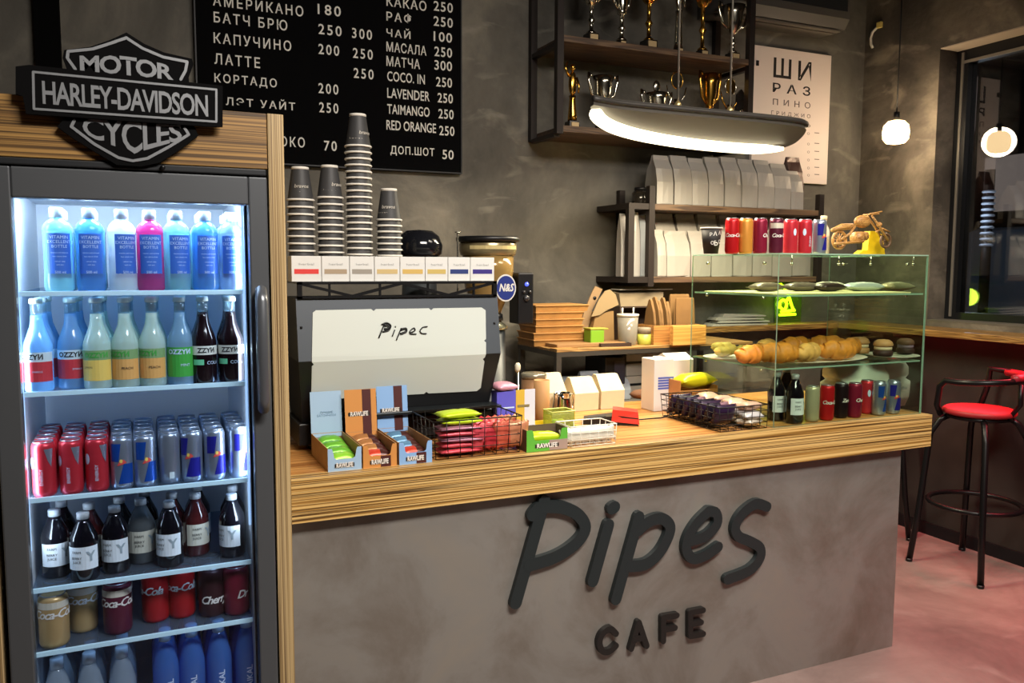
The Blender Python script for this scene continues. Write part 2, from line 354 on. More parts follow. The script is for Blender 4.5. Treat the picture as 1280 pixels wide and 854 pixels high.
# ---------------------------------------------------------------- menu board
mb_x0, mb_x1, mb_z0, mb_z1 = .27, 1.482, 2.012, 3.16
o = thing('menu_board', 'large black letter board with the drinks menu and prices on the back wall', 'menu board', (0, YB-.001, 0))
MB().box(mb_x0, mb_x1, -.035, 0, mb_z0, mb_z1, .003).build('board', mat('menu_felt', '070708', .95, spec=.1), o)
b = MB()
for a in ((mb_x0-.006, mb_x0, mb_z0-.006, mb_z1), (mb_x1, mb_x1+.006, mb_z0-.006, mb_z1), (mb_x0, mb_x1, mb_z0-.006, mb_z0)): b.box(a[0], a[1], -.04, 0, a[2], a[3])
b.build('frame', m_black, o)
m_let = mat('white_letters', 'd8d5cc', .5)
def menu(text, x0, x1, y, h=.05, sp=1.0):
    # x0,y / x1 : photo pixels of the line's left end, middle and right end on the board plane
    A = YP(x0, y, YB-.037); B = YP(x1, y+(x1-x0)*.085, YB-.037); w = B.x-A.x
    V, F = glyphs(text, 1, .012, 3, sp, 0, 'LEFT'); xa = min(v[0] for v in V); xb = max(v[0] for v in V); s = w/(xb-xa); ya = min(v[1] for v in V); yb = max(v[1] for v in V); zs = h/(yb-ya)
    groups = [F]
    if ' ' in text:      # one part per word
        iv = sorted((min(V[i][0] for i in f), max(V[i][0] for i in f)) for f in F); hi = iv[0][1]; best = (0, 0)
        for a_, b_ in iv: best = max(best, (a_-hi, (a_+hi)/2)); hi = max(hi, b_)
        groups = [[f for f in F if V[f[0]][0] < best[1]], [f for f in F if V[f[0]][0] >= best[1]]]
    for G in groups:
        used = sorted({i for f in G for i in f}); ix = {i: k for k, i in enumerate(used)}
        m = MB(); m.mesh(([(A.x+(V[i][0]-xa)*s, -.0365, A.z+(V[i][1]-(ya+yb)/2)*zs) for i in used], [tuple(ix[i] for i in f) for f in G])); m.build('lettering', m_let, o)
for t, x0, x1, y, sp in (('АМЕРИКАНО', 266, 379, 0, 1.3), ('180', 397, 426, 11, 1.3), ('БАТЧ БРЮ', 267, 359, 21, 1.3), ('250', 398, 427, 36, 1.3), ('300', 440, 465, 41, 1.3),
        ('КАПУЧИНО', 267, 364, 47, 1.3), ('200', 398, 424, 61, 1.3), ('250', 441, 466, 66, 1.3), ('ЛАТТЕ', 268, 325, 73, 1.3), ('250', 442, 467, 91, 1.3), ('КОРТАДО', 268, 346, 98, 1.3), ('200', 398, 423, 110, 1.3),
        ('ФЛЭТ УАЙТ', 268, 369, 124, 1.3), ('250', 399, 423, 134, 1.3), ('МОЛОКО', 313, 381, 174, 1.3), ('70', 405, 421, 182, 1.3),
        ('КАКАО', 483, 533, 1, 1.15), ('250', 542, 566, 7, 1.15), ('РАФ', 483, 515, 20, 1.3), ('250', 542, 566, 26, 1.15), ('ЧАЙ', 483, 513, 39, 1.3), ('100', 542, 565, 45, 1.15), ('МАСАЛА', 483, 533, 58, 1.1), ('250', 543, 565, 64, 1.15),
        ('МАТЧА', 483, 525, 76, 1.1), ('300', 543, 565, 81, 1.1), ('COCO. IN', 484, 531, 95, 1.05), ('250', 545, 565, 102, 1.1), ('LAVENDER', 484, 537, 116, 1.05), ('250', 547, 566, 122, 1.1),
        ('TAIMANGO', 484, 537, 136, 1.05), ('250', 548, 567, 142, 1.1), ('RED ORANGE', 483, 545, 156, 1.0), ('250', 549, 568, 163, 1.1), ('ДОП.ШОТ', 488, 543, 188, 1.15), ('50', 553, 567, 193, 1.1)):
    menu(t, x0, x1, y, .046, sp)
# ---------------------------------------------------------------- eye-chart poster
o = thing('poster', 'white eye-chart style sign with rows of shrinking letters on the back wall', 'poster', (0, YB-.001, 0))
A = YP(943, 56, YB-.02); B = YP(1036, 231, YB-.02); C2 = YP(1039, 70, YB-.02)
MB().box(A.x, C2.x, -.022, 0, B.z, A.z, .002).build('sheet', mat('poster_white', 'dccdc4', .55), o)
m_ink = mat('poster_ink', '221d1d', .6); m_ink2 = mat('poster_ink_grey', '6b5f5c', .6)
def poster(text, x0, x1, y, hpx, mm, sp=1., bold=.01):
    P = YP(x0, y, YB-.024); Q = YP(x1, y+(x1-x0)*.1, YB-.024); h = abs(YP(x0, y+hpx, YB-.024).z-P.z)
    V, F = glyphs(text, 1, bold, 3, sp, 0, 'LEFT'); xa = min(v[0] for v in V); xb = max(v[0] for v in V); ya = min(v[1] for v in V); yb = max(v[1] for v in V)
    m = MB(); m.mesh(([(P.x+(v[0]-xa)/(xb-xa)*(Q.x-P.x), -.0232, P.z+((v[1]-ya)/(yb-ya)-.5)*h) for v in V], F)); m.build('lettering', mm, o)
poster('Ш И', 967, 1014, 84, 25, m_ink, .9, .014); poster('Р А З', 966, 1013, 109, 12, m_ink, 1.1, .015); poster('П И Н О', 966, 1013, 127, 8, m_ink2, 1.2); poster('Г Р И Д Ж И О', 964, 1013, 141, 6, m_ink2, 1.1)
poster('М С Е Л О', 965, 1013, 153, 4, m_ink2, 1.2)
for k, y in enumerate((167, 180, 190, 200, 210, 219)): poster('О', 1009, 1012, y, 3, m_ink2); poster('–', 1018, 1024, y-1, 1, m_ink2)
b = MB(); b.box(A.x+.012, A.x+.03, -.03, -.0225, YP(943, 79, YB).z-.02, YP(943, 79, YB).z+.01, .002); b.build('clip', m_black, o)
# ---------------------------------------------------------------- air conditioner
o = thing('air_conditioner', 'dark wall air conditioner above the eye-chart sign', 'air conditioner', (3.33, YB-.002, 2.93))
MB().prism([(0, 0), (-.2, .0), (-.235, .05), (-.235, .28), (-.2, .3), (0, .3)], -.42, .48, 'X').build('casing', mat('ac_grey', '4d4a46', .45), o)
b = MB(); b.box(-.4, .46, -.238, -.233, .09, .27); b.build('front_panel', mat('ac_dark_panel', '26282a', .3), o)
for k in range(2): MB().box(-.39, .45, -.2+.05*k, -.165+.05*k, -.014, -.006, m=None).build('louvre', mat('ac_louvre', '5d5850', .5), o)
# small clip on the right wall
P = XP(1098, 31, XW-.02)
o = thing('cable_clip', 'small yellow clip with a loose white cable end high in the corner', 'cable', (XW, P.y, P.z))
MB().box(-.02, -.001, -.018, .018, -.018, .018, .004).build('clip', mat('clip_yellow', 'c9b566', .5), o)
MB().tube([(-.012, .018, -.012), (-.012, .05, -.03), (-.012, .062, -.065), (-.012, .058, -.1), (-.012, .045, -.125)], .008, 8).build('cable_end', mat('cable_white', 'c9c4b8', .4), o)
# ---------------------------------------------------------------- globe pendant near the window
PX, PY, PZ = 3.935, 3.44, 2.315
o = thing('pendant_lamp', 'small warm globe pendant glowing beside the window', 'lamp', (PX, PY, PZ))
MB().lathe([(.02, -.068), (.05, -.062), (.068, -.04), (.072, 0), (.066, .035), (.045, .058), (.02, .064)], seg=24).build('glass_globe', emis('globe_glow', 'ffd9a0', 7), o)
MB().tube([(0, 0, .064), (0, 0, .11)], .017, 12).build('lamp_holder', m_black, o)
MB().tube([(0, 0, .11), (0, 0, CEIL-PZ-.001)], .004, 6).build('cord', m_blackp, o)
d = bpy.data.lights.new('globe_light', 'POINT'); d.energy = 30; d.color = (1, .78, .52); d.shadow_soft_size = .09
l = bpy.data.objects.new('globe_light', d); COL.objects.link(l); l.parent = o; l.location = (0, -.0, -.0)
# ---------------------------------------------------------------- long LED pendant over the counter
o = thing('led_pendant', 'long oval grey pendant with a bright curved light band above the counter', 'lamp', (0, 0, 2.13))
LZP = 2.13
def lp(px, py): q = ZP(px, py, LZP); return (q.x, q.y)
outl = [lp(*p) for p in spl([(742, 131), (775, 136.5), (820, 141), (870, 145.5), (940, 152), (990, 157), (1006, 160.5), (1007, 165), (1001, 173), (990, 181), (970, 186), (930, 186), (880, 182.5), (835, 175), (795, 166), (765, 155), (745, 143), (738, 135), (742, 131)], 3)[:-1]]
m_lamp = mat('lamp_grey', '47433d', .5, .2)
MB().prism(outl, 0, .035, 'Z').build('plate', m_lamp, o)
b = MB(); nr = len(outl); b.tube([(x, y, .022) for x, y in outl[:int(nr*.40)]], .011, 8); b.build('rim', mat('lamp_rim_dark', '3a3734', .5, .3), o)
path = spl([lp(*p) for p in ((745, 136), (752, 144), (768, 153), (797, 162), (838, 170), (880, 175.5), (925, 179.5), (960, 181), (980, 180.5))], 4)
nn = len(path); ww = [.026*min(1, .3+.7*(nn-1-i)/6) for i in range(nn)]
MB().tube([(x, y, -.02) for x, y in path], ww, 10).build('light_band', emis('lamp_led', 'fff0c8', 3.5), o)
for px, py in ((847, 146.5), (912, 153)):
    q = ZP(px, py, LZP); MB().tube([(q.x, q.y, .06), (q.x, q.y, CEIL-LZP-.001)], .004, 6).build('cord', mat('steel_cord', '8f8a80', .35, .6), o)
    MB().lathe([(.0, .033), (.014, .036), (.014, .05), (.005, .062)], (q.x, q.y, 0), 12).build('cord_grip', mat('brass_grip', 'e2c98a', .3, .8), o)
d = bpy.data.lights.new('led_pendant_light', 'AREA'); d.shape = 'RECTANGLE'; d.size = 1.15; d.size_y = .12; d.energy = 50; d.color = (1, .86, .62)
l = bpy.data.objects.new('led_pendant_light', d); COL.objects.link(l); l.parent = o; l.location = (2.25, 2.97, -.07); l.rotation_euler.z = .3
# ================================================================ drinks fridge in its wooden surround
zeb = ('6b5438', 'a08558', 'c9b083')
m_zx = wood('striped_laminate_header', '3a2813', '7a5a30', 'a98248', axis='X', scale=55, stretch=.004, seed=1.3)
m_zz = wood('striped_laminate_z', *zeb, axis='Z', scale=90, stretch=.003, seed=4.1)
o = thing('fridge_surround', 'striped wooden surround enclosing the tall drinks fridge', 'cabinet', (0, FY, 0))
MB().box(.316, .356, 0, .68, 0, 1.934, .002).build('side_panel', m_zz, o)
MB().box(-.365, -.315, 0, .68, 0, 1.934, .002).build('side_panel', m_zz, o)
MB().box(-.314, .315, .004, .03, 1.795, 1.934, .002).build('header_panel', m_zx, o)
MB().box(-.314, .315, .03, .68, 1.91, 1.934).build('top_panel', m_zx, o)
fr = thing('drinks_fridge', 'tall glass-door drinks fridge lit blue-white inside', 'fridge', (0, FY, 0))
m_fr = mat('fridge_charcoal', '55585c', .42, .35); m_frd = mat('fridge_dark', '2b2d30', .4, .3)
m_in = mat('fridge_lining', 'ccd2d8', .45)
b = MB(); b.box(-.305, -.262, .05, .66, .04, 1.79); b.box(.262, .305, .05, .66, .04, 1.79); b.box(-.262, .262, .05, .66, 1.73, 1.79); b.box(-.262, .262, .05, .66, .04, .30); b.box(-.262, .262, .6, .66, .3, 1.73)
b.build('body', m_frd, fr)
b = MB(); b.box(-.2615, -.259, .051, .598, .301, 1.729); b.box(.259, .2615, .051, .598, .301, 1.729); b.box(-.259, .259, .5965, .5995, .301, 1.729); b.box(-.259, .259, .051, .596, 1.7265, 1.7295); b.box(-.259, .259, .051, .596, .3, .303)
b.build('lining', m_in, fr)
MB().box(-.305, .31, -.004, .05, 1.777, 1.793, .003).build('top_grille', m_frd, fr)
MB().lathe([(.006, 0), (.006, .01)], (0, 0, 0), 12).build('lock', m_blackp, fr).matrix_local = Matrix.Translation((.068, -.004, 1.786)) @ Matrix.Rotation(PI/2, 4, 'X')
gx0, gx1, gz0, gz1 = -.252, .2655, .33, 1.703
dr = MB(); 
for a in ((-.303, gx0, .02, 1.774), (gx1, .312, .02, 1.774), (gx0, gx1, gz1, 1.774), (gx0, gx1, .02, gz0)): dr.box(a[0], a[1], 0, .045, a[2], a[3], .004)
dr = dr.build('door', m_fr, fr)
MB().box(gx0, gx1, .018, .024, gz0, gz1).build('glass', glass('door_glass', 'f2f8ff', .018, 0, 0, .3), dr)
hx = YP(328, 430, FY-.03).x; hz0, hz1 = YP(331, 512, FY-.03).z, YP(326, 362, FY-.03).z
MB().tube([(hx, .0, hz0+.012), (hx, -.028, hz0+.002), (hx, -.036, hz0+.03), (hx, -.036, (hz0+hz1)/2), (hx, -.036, hz1-.03), (hx, -.028, hz1-.002), (hx, 0, hz1-.012)], [.011, .0145, .016, .016, .016, .0145, .011], 12).build('handle', mat('handle_grey', '6c7076', .3, .6), dr)
# shelves
SH = [YP((a[0]+a[2])/2, (a[1]+a[3])/2, FY+.06).z for a in ((28, 366, 312, 363.5), (32, 491.5, 314, 478), (38, 625, 318, 597), (45, 739, 320, 698), (48, 819, 322, 770))]
m_sh = glass('shelf_glass', 'd6e6f6', .03, .05, .10, .4); m_rail = mat('shelf_rail', 'cfe2ee', .3, 0, emit='bfe0ff', power=.25)
for z in SH:
    s = MB().box(-.256, .256, .062, .57, z-.006, z).build('shelf', m_sh, fr)
    MB().box(-.257, .257, .055, .062, z-.009, z+.003, .001).build('shelf_rail', mat('shelf_edge_cyan', 'd0f2ff', .3), s)
# lights of the fridge
m_led = emis('fridge_led', 'cfe6ff', 9)
MB().box(-.25, .25, .058, .072, 1.712, 1.724).build('led_strip', m_led, fr)
for x in (-.2575, .2525): MB().box(x, x+.005, .054, .060, .86, 1.71).build('led_strip', emis('fridge_side_led', 'b9dcff', .8), fr)
def fl(name, loc, rot, sx, sy, e):
    d = bpy.data.lights.new(name, 'AREA'); d.shape = 'RECTANGLE'; d.size = sx; d.size_y = sy; d.energy = e; d.color = (.79, .9, 1)
    l = bpy.data.objects.new(name, d); COL.objects.link(l); l.parent = fr; l.location = loc; l.rotation_euler = (Vector((rot[0], rot[1], rot[2]))-Vector(loc)).to_track_quat('-Z', 'Y').to_euler()
fl('fridge_top_light', (0, .12, 1.708), (0, .4, .9), .46, .06, 6.5)
fl('fridge_side_light', (-.249, .068, 1.28), (.0, .5, 1.28), .02, .84, 1.7)
fl('fridge_side_light', (.249, .068, 1.28), (.0, .5, 1.28), .02, .84, 1.7)
# ---------------------------------------------------------------- badge sign on the surround
def sgn(x, y): q = YP(x, y, FY-.02); return q.x, q.z
o = thing('badge_sign', 'black and silver shield and bar motorcycle sign on top of the wooden surround', 'sign', (0, FY, 0))
m_sb = mat('sign_black', '060607', .9, spec=.15); m_ss = mat('sign_silver', '85888c', .4, .3)
sh = [(80, 62), (112, 58), (136, 50), (158, 40), (180, 54), (205, 65), (240, 73), (242, 80), (236, 96), (240, 150), (248, 169), (228, 185), (200, 203), (176, 208), (146, 206), (116, 188), (92, 173), (71, 158), (80, 148), (84, 88), (78, 72)]
MB().prism([sgn(*p) for p in sh][::-1], -.016, -.001, 'Y').build('shield', m_sb, o)
bar = MB().prism([sgn(*p) for p in ((20, 84), (37, 82), (278, 108), (278, 159), (262, 159), (33, 143), (29, 121), (20, 118))][::-1], -.028, -.0165, 'Y').build('name_bar', m_sb, o)
def loop(pts, w, h0, h1):
    q = [sgn(*p) for p in pts]; 
    for i in range(len(q)-1): b.stroke([q[i], q[i+1]], w, h0, h1, 'Y', 4)
b = MB(); loop([(94, 86), (84, 72), (85, 64), (116, 61), (138, 54), (158, 47), (178, 60), (204, 71), (234, 77), (232, 88), (226, 99)], .0065, -.0175, -.016); b.build('upper_border', m_ss, o)
b = MB(); loop([(93, 150), (89, 158), (118, 180), (148, 197), (166, 201), (184, 198), (212, 183), (236, 168), (231, 160)], .0065, -.0175, -.016); b.build('lower_border', m_ss, o)
b = MB(); loop([(42, 91), (270, 113), (270, 153), (43, 137), (42, 91)], .005, -.0295, -.028); b.build('bar_border', m_ss, o)
def sign_text(t, xa, ya, xb, yb, h, y, bold, curve=None):
    V, F = glyphs(t, 1, bold, 3, .9, 0, 'LEFT'); x_0 = min(v[0] for v in V); x_1 = max(v[0] for v in V); z0 = min(v[1] for v in V); z1 = max(v[1] for v in V)
    A = sgn(xa, ya); B = sgn(xb, yb); m = MB(); out = []
    for v in V:
        u = (v[0]-x_0)/(x_1-x_0); w = (v[1]-z0)/(z1-z0); hh = h; zz = 0
        if curve == 'top': w2 = w*(1+.35*(1-abs(2*u-1))); out.append((A[0]+u*(B[0]-A[0]), y, A[1]+u*(B[1]-A[1])+w2*hh)); continue
        if curve == 'bot': w2 = 1-(1-w)*(.62+.62*(1-abs(2*u-1))); out.append((A[0]+u*(B[0]-A[0]), y, A[1]+u*(B[1]-A[1])+w2*hh)); continue
        out.append((A[0]+u*(B[0]-A[0]), y, A[1]+u*(B[1]-A[1])+w*hh))
    m.mesh((out, F)); m.build('lettering', m_ss, o)
sign_text('MOTOR', 100, 88, 217, 100, .034, -.0172, .03, 'top')
sign_text('HARLEY-DAVIDSON', 54, 131, 260, 147, .052, -.0292, .02)
sign_text('CYCLES', 104, 181, 228, 187, .062, -.0172, .02, 'bot')
# ---------------------------------------------------------------- drink containers
def bottle(name, prof, liquid, cap_prof, cap_m, patches=(), texts=(), seg=20, neck=None, cat='bottle'):
    t = thing(name, 'bottle', cat)
    MB().lathe(prof, seg=seg).build('body', liquid, t)
    if neck: MB().lathe(neck[0], seg=seg).build('neck', neck[1], t)
    MB().lathe(cap_prof, seg=seg).build('cap', cap_m, t)
    if patches or texts:
        ms = []; b = MB()
        def idx(m):
            if m not in ms: ms.append(m)
            return ms.index(m)
        for R, a0, a1, z0, z1, m in patches: b.mi = idx(m); arc_patch(b, R, math.radians(a0), math.radians(a1), z0, z1)
        for tx, z, R, a0, m, kw in texts: b.mi = idx(m); text_cyl(b, tx, z, R, math.radians(a0), **kw)
        lb = b.build('label', ms, t)
    return t
def can(name, R, H, body, patches=(), texts=(), neck=.85, seg=20, bottom=None):
    t = thing(name, 'can', 'drink can')
    MB().lathe([(R*.8, 0), (R*.93, .004), (R, .012), (R, H-.014), (R*.96, H-.008), (R*neck, H-.001)], seg=seg).build('body', body, t)
    MB().lathe([(R*neck, H-.0015), (R*neck, H+.0015), (R*neck*.93, H+.0015), (R*neck*.9, H-.002), (0, H-.002)], seg=seg).build('lid', m_alu, t)
    if patches or texts or bottom:
        ms = []; b = MB(); nb = 0
        def idx(m):
            if m not in ms: ms.append(m)
            return ms.index(m)
        for k, (a0, a1, z0, z1, m) in enumerate(patches): b.mi = idx(m); arc_patch(b, R+.0004+.0002*k, math.radians(a0), math.radians(a1), z0, z1)
        for poly, m in bottom or (): 
            b.mi = idx(m); nb += 1; wrap(b, [(math.radians(a)*(R+.0006), z) for a, z in poly], [tuple(range(len(poly)))], R+.0006+.0002*(nb % 5))
        for tx, z, a0, m, kw in texts: b.mi = idx(m); text_cyl(b, tx, z, R+.0013, math.radians(a0), **kw)
        b.build('label', ms, t)
    return t
m_alu = mat('can_aluminium', 'b9bec6', .3, .9)
M_white = mat('cap_white', 'e6ebee', .4); M_txt = mat('label_text_pale', 'c9dcf2', .5); M_dk = mat('label_text_dark', '26282c', .5)
def wp(R, H): return [(R*.86, 0), (R*.97, .006), (R, .014), (R, .042), (R*.97, .046), (R*.97, H*.715), (R, H*.72), (R*1.0, H*.735), (R*.96, H*.77), (R*.84, H*.81), (R*.64, H*.845), (R*.44, H*.868), (.013, H*.88)]
m_lb = mat('label_blue', '3a68bf', .45)
def vit(nm, col, dens=.6):
    H = .204; R = .0325; lq = glass('drink_'+nm, col, .05, .1, dens, .35)
    return Kind(bottle('vitamin_bottle', wp(R, H), lq, [(.0155, H*.885), (.0155, H-.003), (.0135, H)], M_white,
        [(R*.975, -128, -24, .034, .142, m_lb)],
        [(t, z, R*.975+.001, -76, M_txt, dict(size=s)) for t, z, s in (('VITAMIN', .132, .011), ('EXCELLENT', .121, .0105), ('BOTTLE', .110, .010), ('vitamins and minerals', .095, .0046), ('low calorie drink', .086, .0046), ('refresh daily', .074, .0046), ('with zinc', .066, .0046), ('500 ml', .048, .009))]))
v_kinds = {k: vit(k, c, d) for k, c, d in (('aqua', 'a9d6da', .5), ('blue', '7fb4de', .45), ('white', 'e4ecea', .65), ('pink', 'd86aa8', .5), ('clear', 'b4cbe0', .3))}
front1 = [('aqua', 73), ('blue', 113.5), ('white', 153.5), ('pink', 188.5), ('aqua', 221.5), ('blue', 257), ('clear', 290)]
YR = 2.302
names = {'aqua': 'pale aqua', 'blue': 'sky blue', 'white': 'milky white', 'pink': 'bright pink', 'clear': 'nearly clear'}
for row in range(3):
    for i, (k, px) in enumerate(front1):
        kk = k if row == 0 else ('clear' if (i+row) % 2 else 'aqua')
        y = YR+.072*row; X = YP(px, 330, YR).x
        v_kinds[kk].put((X, y, SH[0]), random.uniform(-.25, .35), '%s vitamin drink bottle, %s from left in %s row, top fridge shelf' % (names[kk], ORD[i].replace('leftmost', 'first'), ('front', 'middle', 'back')[row]), 'vitamin drinks on the top fridge shelf')
# second shelf : glass soda bottles
def soda(nm, liq, neckm, patches, texts):
    R = .032; H = .226
    return Kind(bottle('soda_bottle', [(R*.9, 0), (R, .005), (R, .108), (R*.95, .118), (R*.72, .138), (R*.5, .158), (R*.44, .172), (R*.41, .186)], liq, [(.0145, H-.013), (.0152, H-.011), (.0146, H-.002), (.012, H)], mat('crown_cap', 'd9dccb', .4, .2), patches, texts, neck=([(R*.41, .1862), (R*.40, .205), (.0132, H-.012)], glass('clear_neck', 'd9ecf4', .06, .05, .15, .5))))
Rl = .0325
m_red = mat('label_red', 'c53a42', .45); m_yel = mat('label_yellow', 'e8c765', .45); m_grn = mat('label_green', '46a845', .45); m_olive = mat('label_leaf', '7fa06a', .5); m_orange = mat('label_orange', 'e0a860', .45)
m_clr = mat('label_clear_white', 'cfdfe4', .4)
O7 = dict(size=.017, bold=.03)
red_s = soda('red', glass('soda_blue', 'a6d2ee', .05, .08, .6, .35), None, [(Rl, -175, -5, .026, .074, m_red), (Rl, -178, -2, .074, .097, m_clr)], [('OZZYИ', .0855, Rl+.001, -100, M_dk, O7), ('SPARKLE', .05, Rl+.001, -75, M_txt, dict(size=.006))])
yel_s = soda('yellow', glass('soda_lemon', 'e2f4e8', .05, .08, .8, .35), None, [(Rl, -165, -12, .022, .073, m_yel), (Rl, -165, -12, .073, .097, m_olive)], [('OZZYИ', .085, Rl+.001, -85, m_grn, O7), ('LEMON', .055, Rl+.001, -120, M_dk, dict(size=.007))])
org_s = soda('orange', glass('soda_lemon'), None, [(Rl, -165, -12, .022, .073, m_orange), (Rl, -165, -12, .073, .097, m_olive)], [('OZZYИ', .085, Rl+.001, -110, m_grn, O7), ('PEACH', .05, Rl+.001, -70, M_dk, dict(size=.009))])
grn_s = soda('green', glass('soda_sky', 'b4daee', .05, .08, .6, .35), None, [(Rl, -172, -8, .022, .098, m_grn)], [('OZZYИ', .086, Rl+.001, -90, M_txt, O7), ('MINT', .052, Rl+.001, -65, M_txt, dict(size=.01))])
dk_liq = mat('cola_dark', '1c1013', .12, coat=.3)
drk_s = soda('dark', dk_liq, None, [(Rl, -160, -8, .076, .099, mat('label_offwhite', 'dfe0d4', .5)), (Rl, -150, -100, .05, .064, mat('label_mint', '6fcf9d', .5))], [('ZZYИ', .0875, Rl+.001, -88, M_dk, O7), ('COLA', .055, Rl+.001, -60, M_txt, dict(size=.012))])
row2 = [(red_s, 48, 'red-labelled', 0), (red_s, 89, 'red-labelled', .035), (yel_s, 122, 'yellow-labelled', 0), (org_s, 157, 'peach-labelled', 0), (org_s, 191, 'peach-labelled', 0), (grn_s, 226, 'green-labelled', 0), (drk_s, 255, 'dark cola', 0), (drk_s, 289, 'dark cola', 0)]
for row in range(3):
    for i, (k, px, nm, dy) in enumerate(row2):
        X = YP(px, 450, YR-.01).x
        k.put((X+.004*row, YR-.01+dy+.07*row, SH[1]), random.uniform(-.3, .2), '%s glass soda bottle, %s from left in %s row of second fridge shelf' % (nm, ORD[i].replace('leftmost', 'first'), ('front', 'middle', 'back')[row]), 'soda bottles on the second fridge shelf')
# third shelf : slim energy cans
m_er = mat('energy_red', 'c8323e', .3, .35); m_es = mat('energy_silver', 'a9b4c6', .28, .75); m_eb = mat('energy_blue', '1d4fae', .3, .4); m_ep = mat('energy_indigo', '2b2b9c', .3, .4); m_ebull = mat('energy_bull', 'd2504a', .4); m_ey = mat('energy_sun', 'e8c560', .4)
RE, HE = .0268, .134
red_e = Kind(can('energy_can', RE, HE, m_er, texts=[('ENERGY', .05, -100, M_txt, dict(size=.011, vert=True))], bottom=[([(-85, HE-.015), (-40, HE-.015), (-52, HE-.06), (-68, HE-.045)], m_es), ([(-150+14*math.cos(t), .085+.014*math.sin(t)) for t in [k*PI/6 for k in range(12)]], M_txt)]))
def bull(c): return Kind(can('energy_can', RE, HE, m_es, bottom=[([(-150, HE-.016), (-95, HE-.016), (-108, .073), (-150, .073)], c), ([(-85, .066), (-30, .066), (-30, .016), (-112, .016)], c), ([(-118, .062), (-105, .074), (-85, .078), (-70, .07), (-85, .066), (-100, .064)], m_ebull), ([(-98+8*math.cos(t), .074+.005*math.sin(t)) for t in [k*PI/5 for k in range(10)]], m_ey)]))
blu_e = bull(m_eb); ind_e = bull(m_ep)
sil_e = Kind(can('energy_can', RE, HE, m_es, bottom=[([(-100, .015), (-75, .015), (-75, .032), (-100, .032)], m_clr)]))
row3 = [(red_e, 54.5, 'red', 0, 0), (red_e, 88.5, 'red', 0, 0), (red_e, 121, 'red', 0, .1), (blu_e, 152, 'blue and silver', 0, 0), (blu_e, 180.5, 'blue and silver', 0, .3), (sil_e, 212, 'plain silver side', .012, 0), (ind_e, 240, 'indigo and silver', .006, -.2), (ind_e, 268.5, 'indigo and silver', .006, .25), (ind_e, 299, 'indigo and silver', .012, .5)]
for row in range(5):
    for i, (k, px, nm, dy, rz) in enumerate(row3):
        X = YP(px, 570, YR-.01).x
        k.put((X, YR-.01+dy+.0565*row, SH[2]), rz+random.uniform(-.1, .1), '%s slim energy can, %s row back, %s column from left, third fridge shelf' % (nm, ('front', 'second', 'third', 'fourth', 'fifth')[row], ORD[i].replace('leftmost', 'first')), 'energy cans on the third fridge shelf')
# fourth shelf : dark juice bottles
m_wl = mat('label_white', 'dfe6ea', .5); m_wlw = mat('label_cream', 'c9c6b6', .5)
def juice(nm, liq, lab=m_wl, a=(-165, -25), shift=0):
    R = .0335; H = .174
    return Kind(bottle('juice_bottle', [(R*.88, 0), (R, .006), (R, .1), (R*.95, .112), (R*.7, .13), (R*.48, .146), (.0125, .155)], liq, [(.0145, .155), (.0145, .17), (.012, .172)], mat('cap_grey', 'a7adb2', .4), [(R+.0005, a[0], a[1], .032, .09, lab)],
        [('FARM', .077, R+.0016, -118+shift, M_dk, dict(size=.009)), ('BERRY', .062, R+.0016, -118+shift, M_dk, dict(size=.009)), ('JUICE', .052, R+.0016, -118+shift, M_dk, dict(size=.009)), ('Y', .064, R+.0016, -62+shift, mat('label_leaf_grey', '98a6ad', .5), dict(size=.034, bold=.03))]))
jd = juice('dark', mat('juice_dark', '0d0c12', .1, coat=.4)); jc = juice('clear', glass('juice_clear', '8d9498', .05, .06, .5, .4), m_wlw); jr = juice('berry', mat('juice_berry', '45191a', .12, coat=.4), m_wlw)
row4 = [(jd, 70, 724, 'dark juice', .3), (jd, 105.5, 728, 'dark juice', 0), (jd, 145, 706, 'dark juice', -.1), (jc, 178, 706, 'clear lemonade', .3), (jd, 213, 702, 'dark juice', -.3), (jr, 246, 690, 'red berry juice', .5), (jd, 291, 694, 'dark juice', -.6)]
Y4 = [.055, .0, .03, .075, .02, .08, .03]
for row in range(2):
    for i, (k, px, py, nm, rz) in enumerate(row4):
        yy = YR-.005+Y4[i]+.085*row; X = YP(px, 690, YR-.005+Y4[i]).x
        k2 = k if row == 0 else (jd, jr)[i % 3 == 1]; n2 = nm if row == 0 else ('dark juice', 'red berry juice')[i % 3 == 1]
        k2.put((X+.01*row, yy, SH[3]), rz, '%s bottle, pale label, %s from left in %s row, fourth fridge shelf' % (n2, ORD[i].replace('leftmost', 'first'), ('front', 'back')[row]), 'juice bottles on the fourth fridge shelf')
# fifth shelf : cola cans
RC, HC = .0345, .132
CC = dict(size=.03, bold=.02, shear=.35, space=.85)
M_wh = mat('print_white', 'e2ddd6', .45)
def cola(body, band=None, txt='Coca-Cola', tm=M_wh, z=.088, a=-85): return Kind(can('cola_can', RC, HC, body, [(-180, 0, .102, .119, band)] if band else [], [(txt, z, a, tm, CC)] if txt else []))
m_c1 = mat('can_vanilla', 'b99a68', .35, .3); m_c2 = mat('can_cream_band', 'd9d2c0', .4, .2); m_c3 = mat('can_cherry', '5e1f35', .35, .3); m_c4 = mat('can_red', 'b31a20', .32, .3); m_c5 = mat('can_maroon', '3a1c22', .35, .3); m_c6 = mat('can_orange', 'dd9a3c', .35, .3); m_c7 = mat('can_black', '1c1216', .35, .3); m_c8 = mat('can_pale', 'b9b49a', .35, .4)
kv = cola(m_c1, m_c2); kch = cola(m_c3, m_c2, z=.086); kr = cola(m_c4, a=-150); km = cola(m_c5, z=.05, txt='Cherry'); kp = cola(mat('can_pepper', '7c1e33', .35, .3), txt='Dr', z=.06)
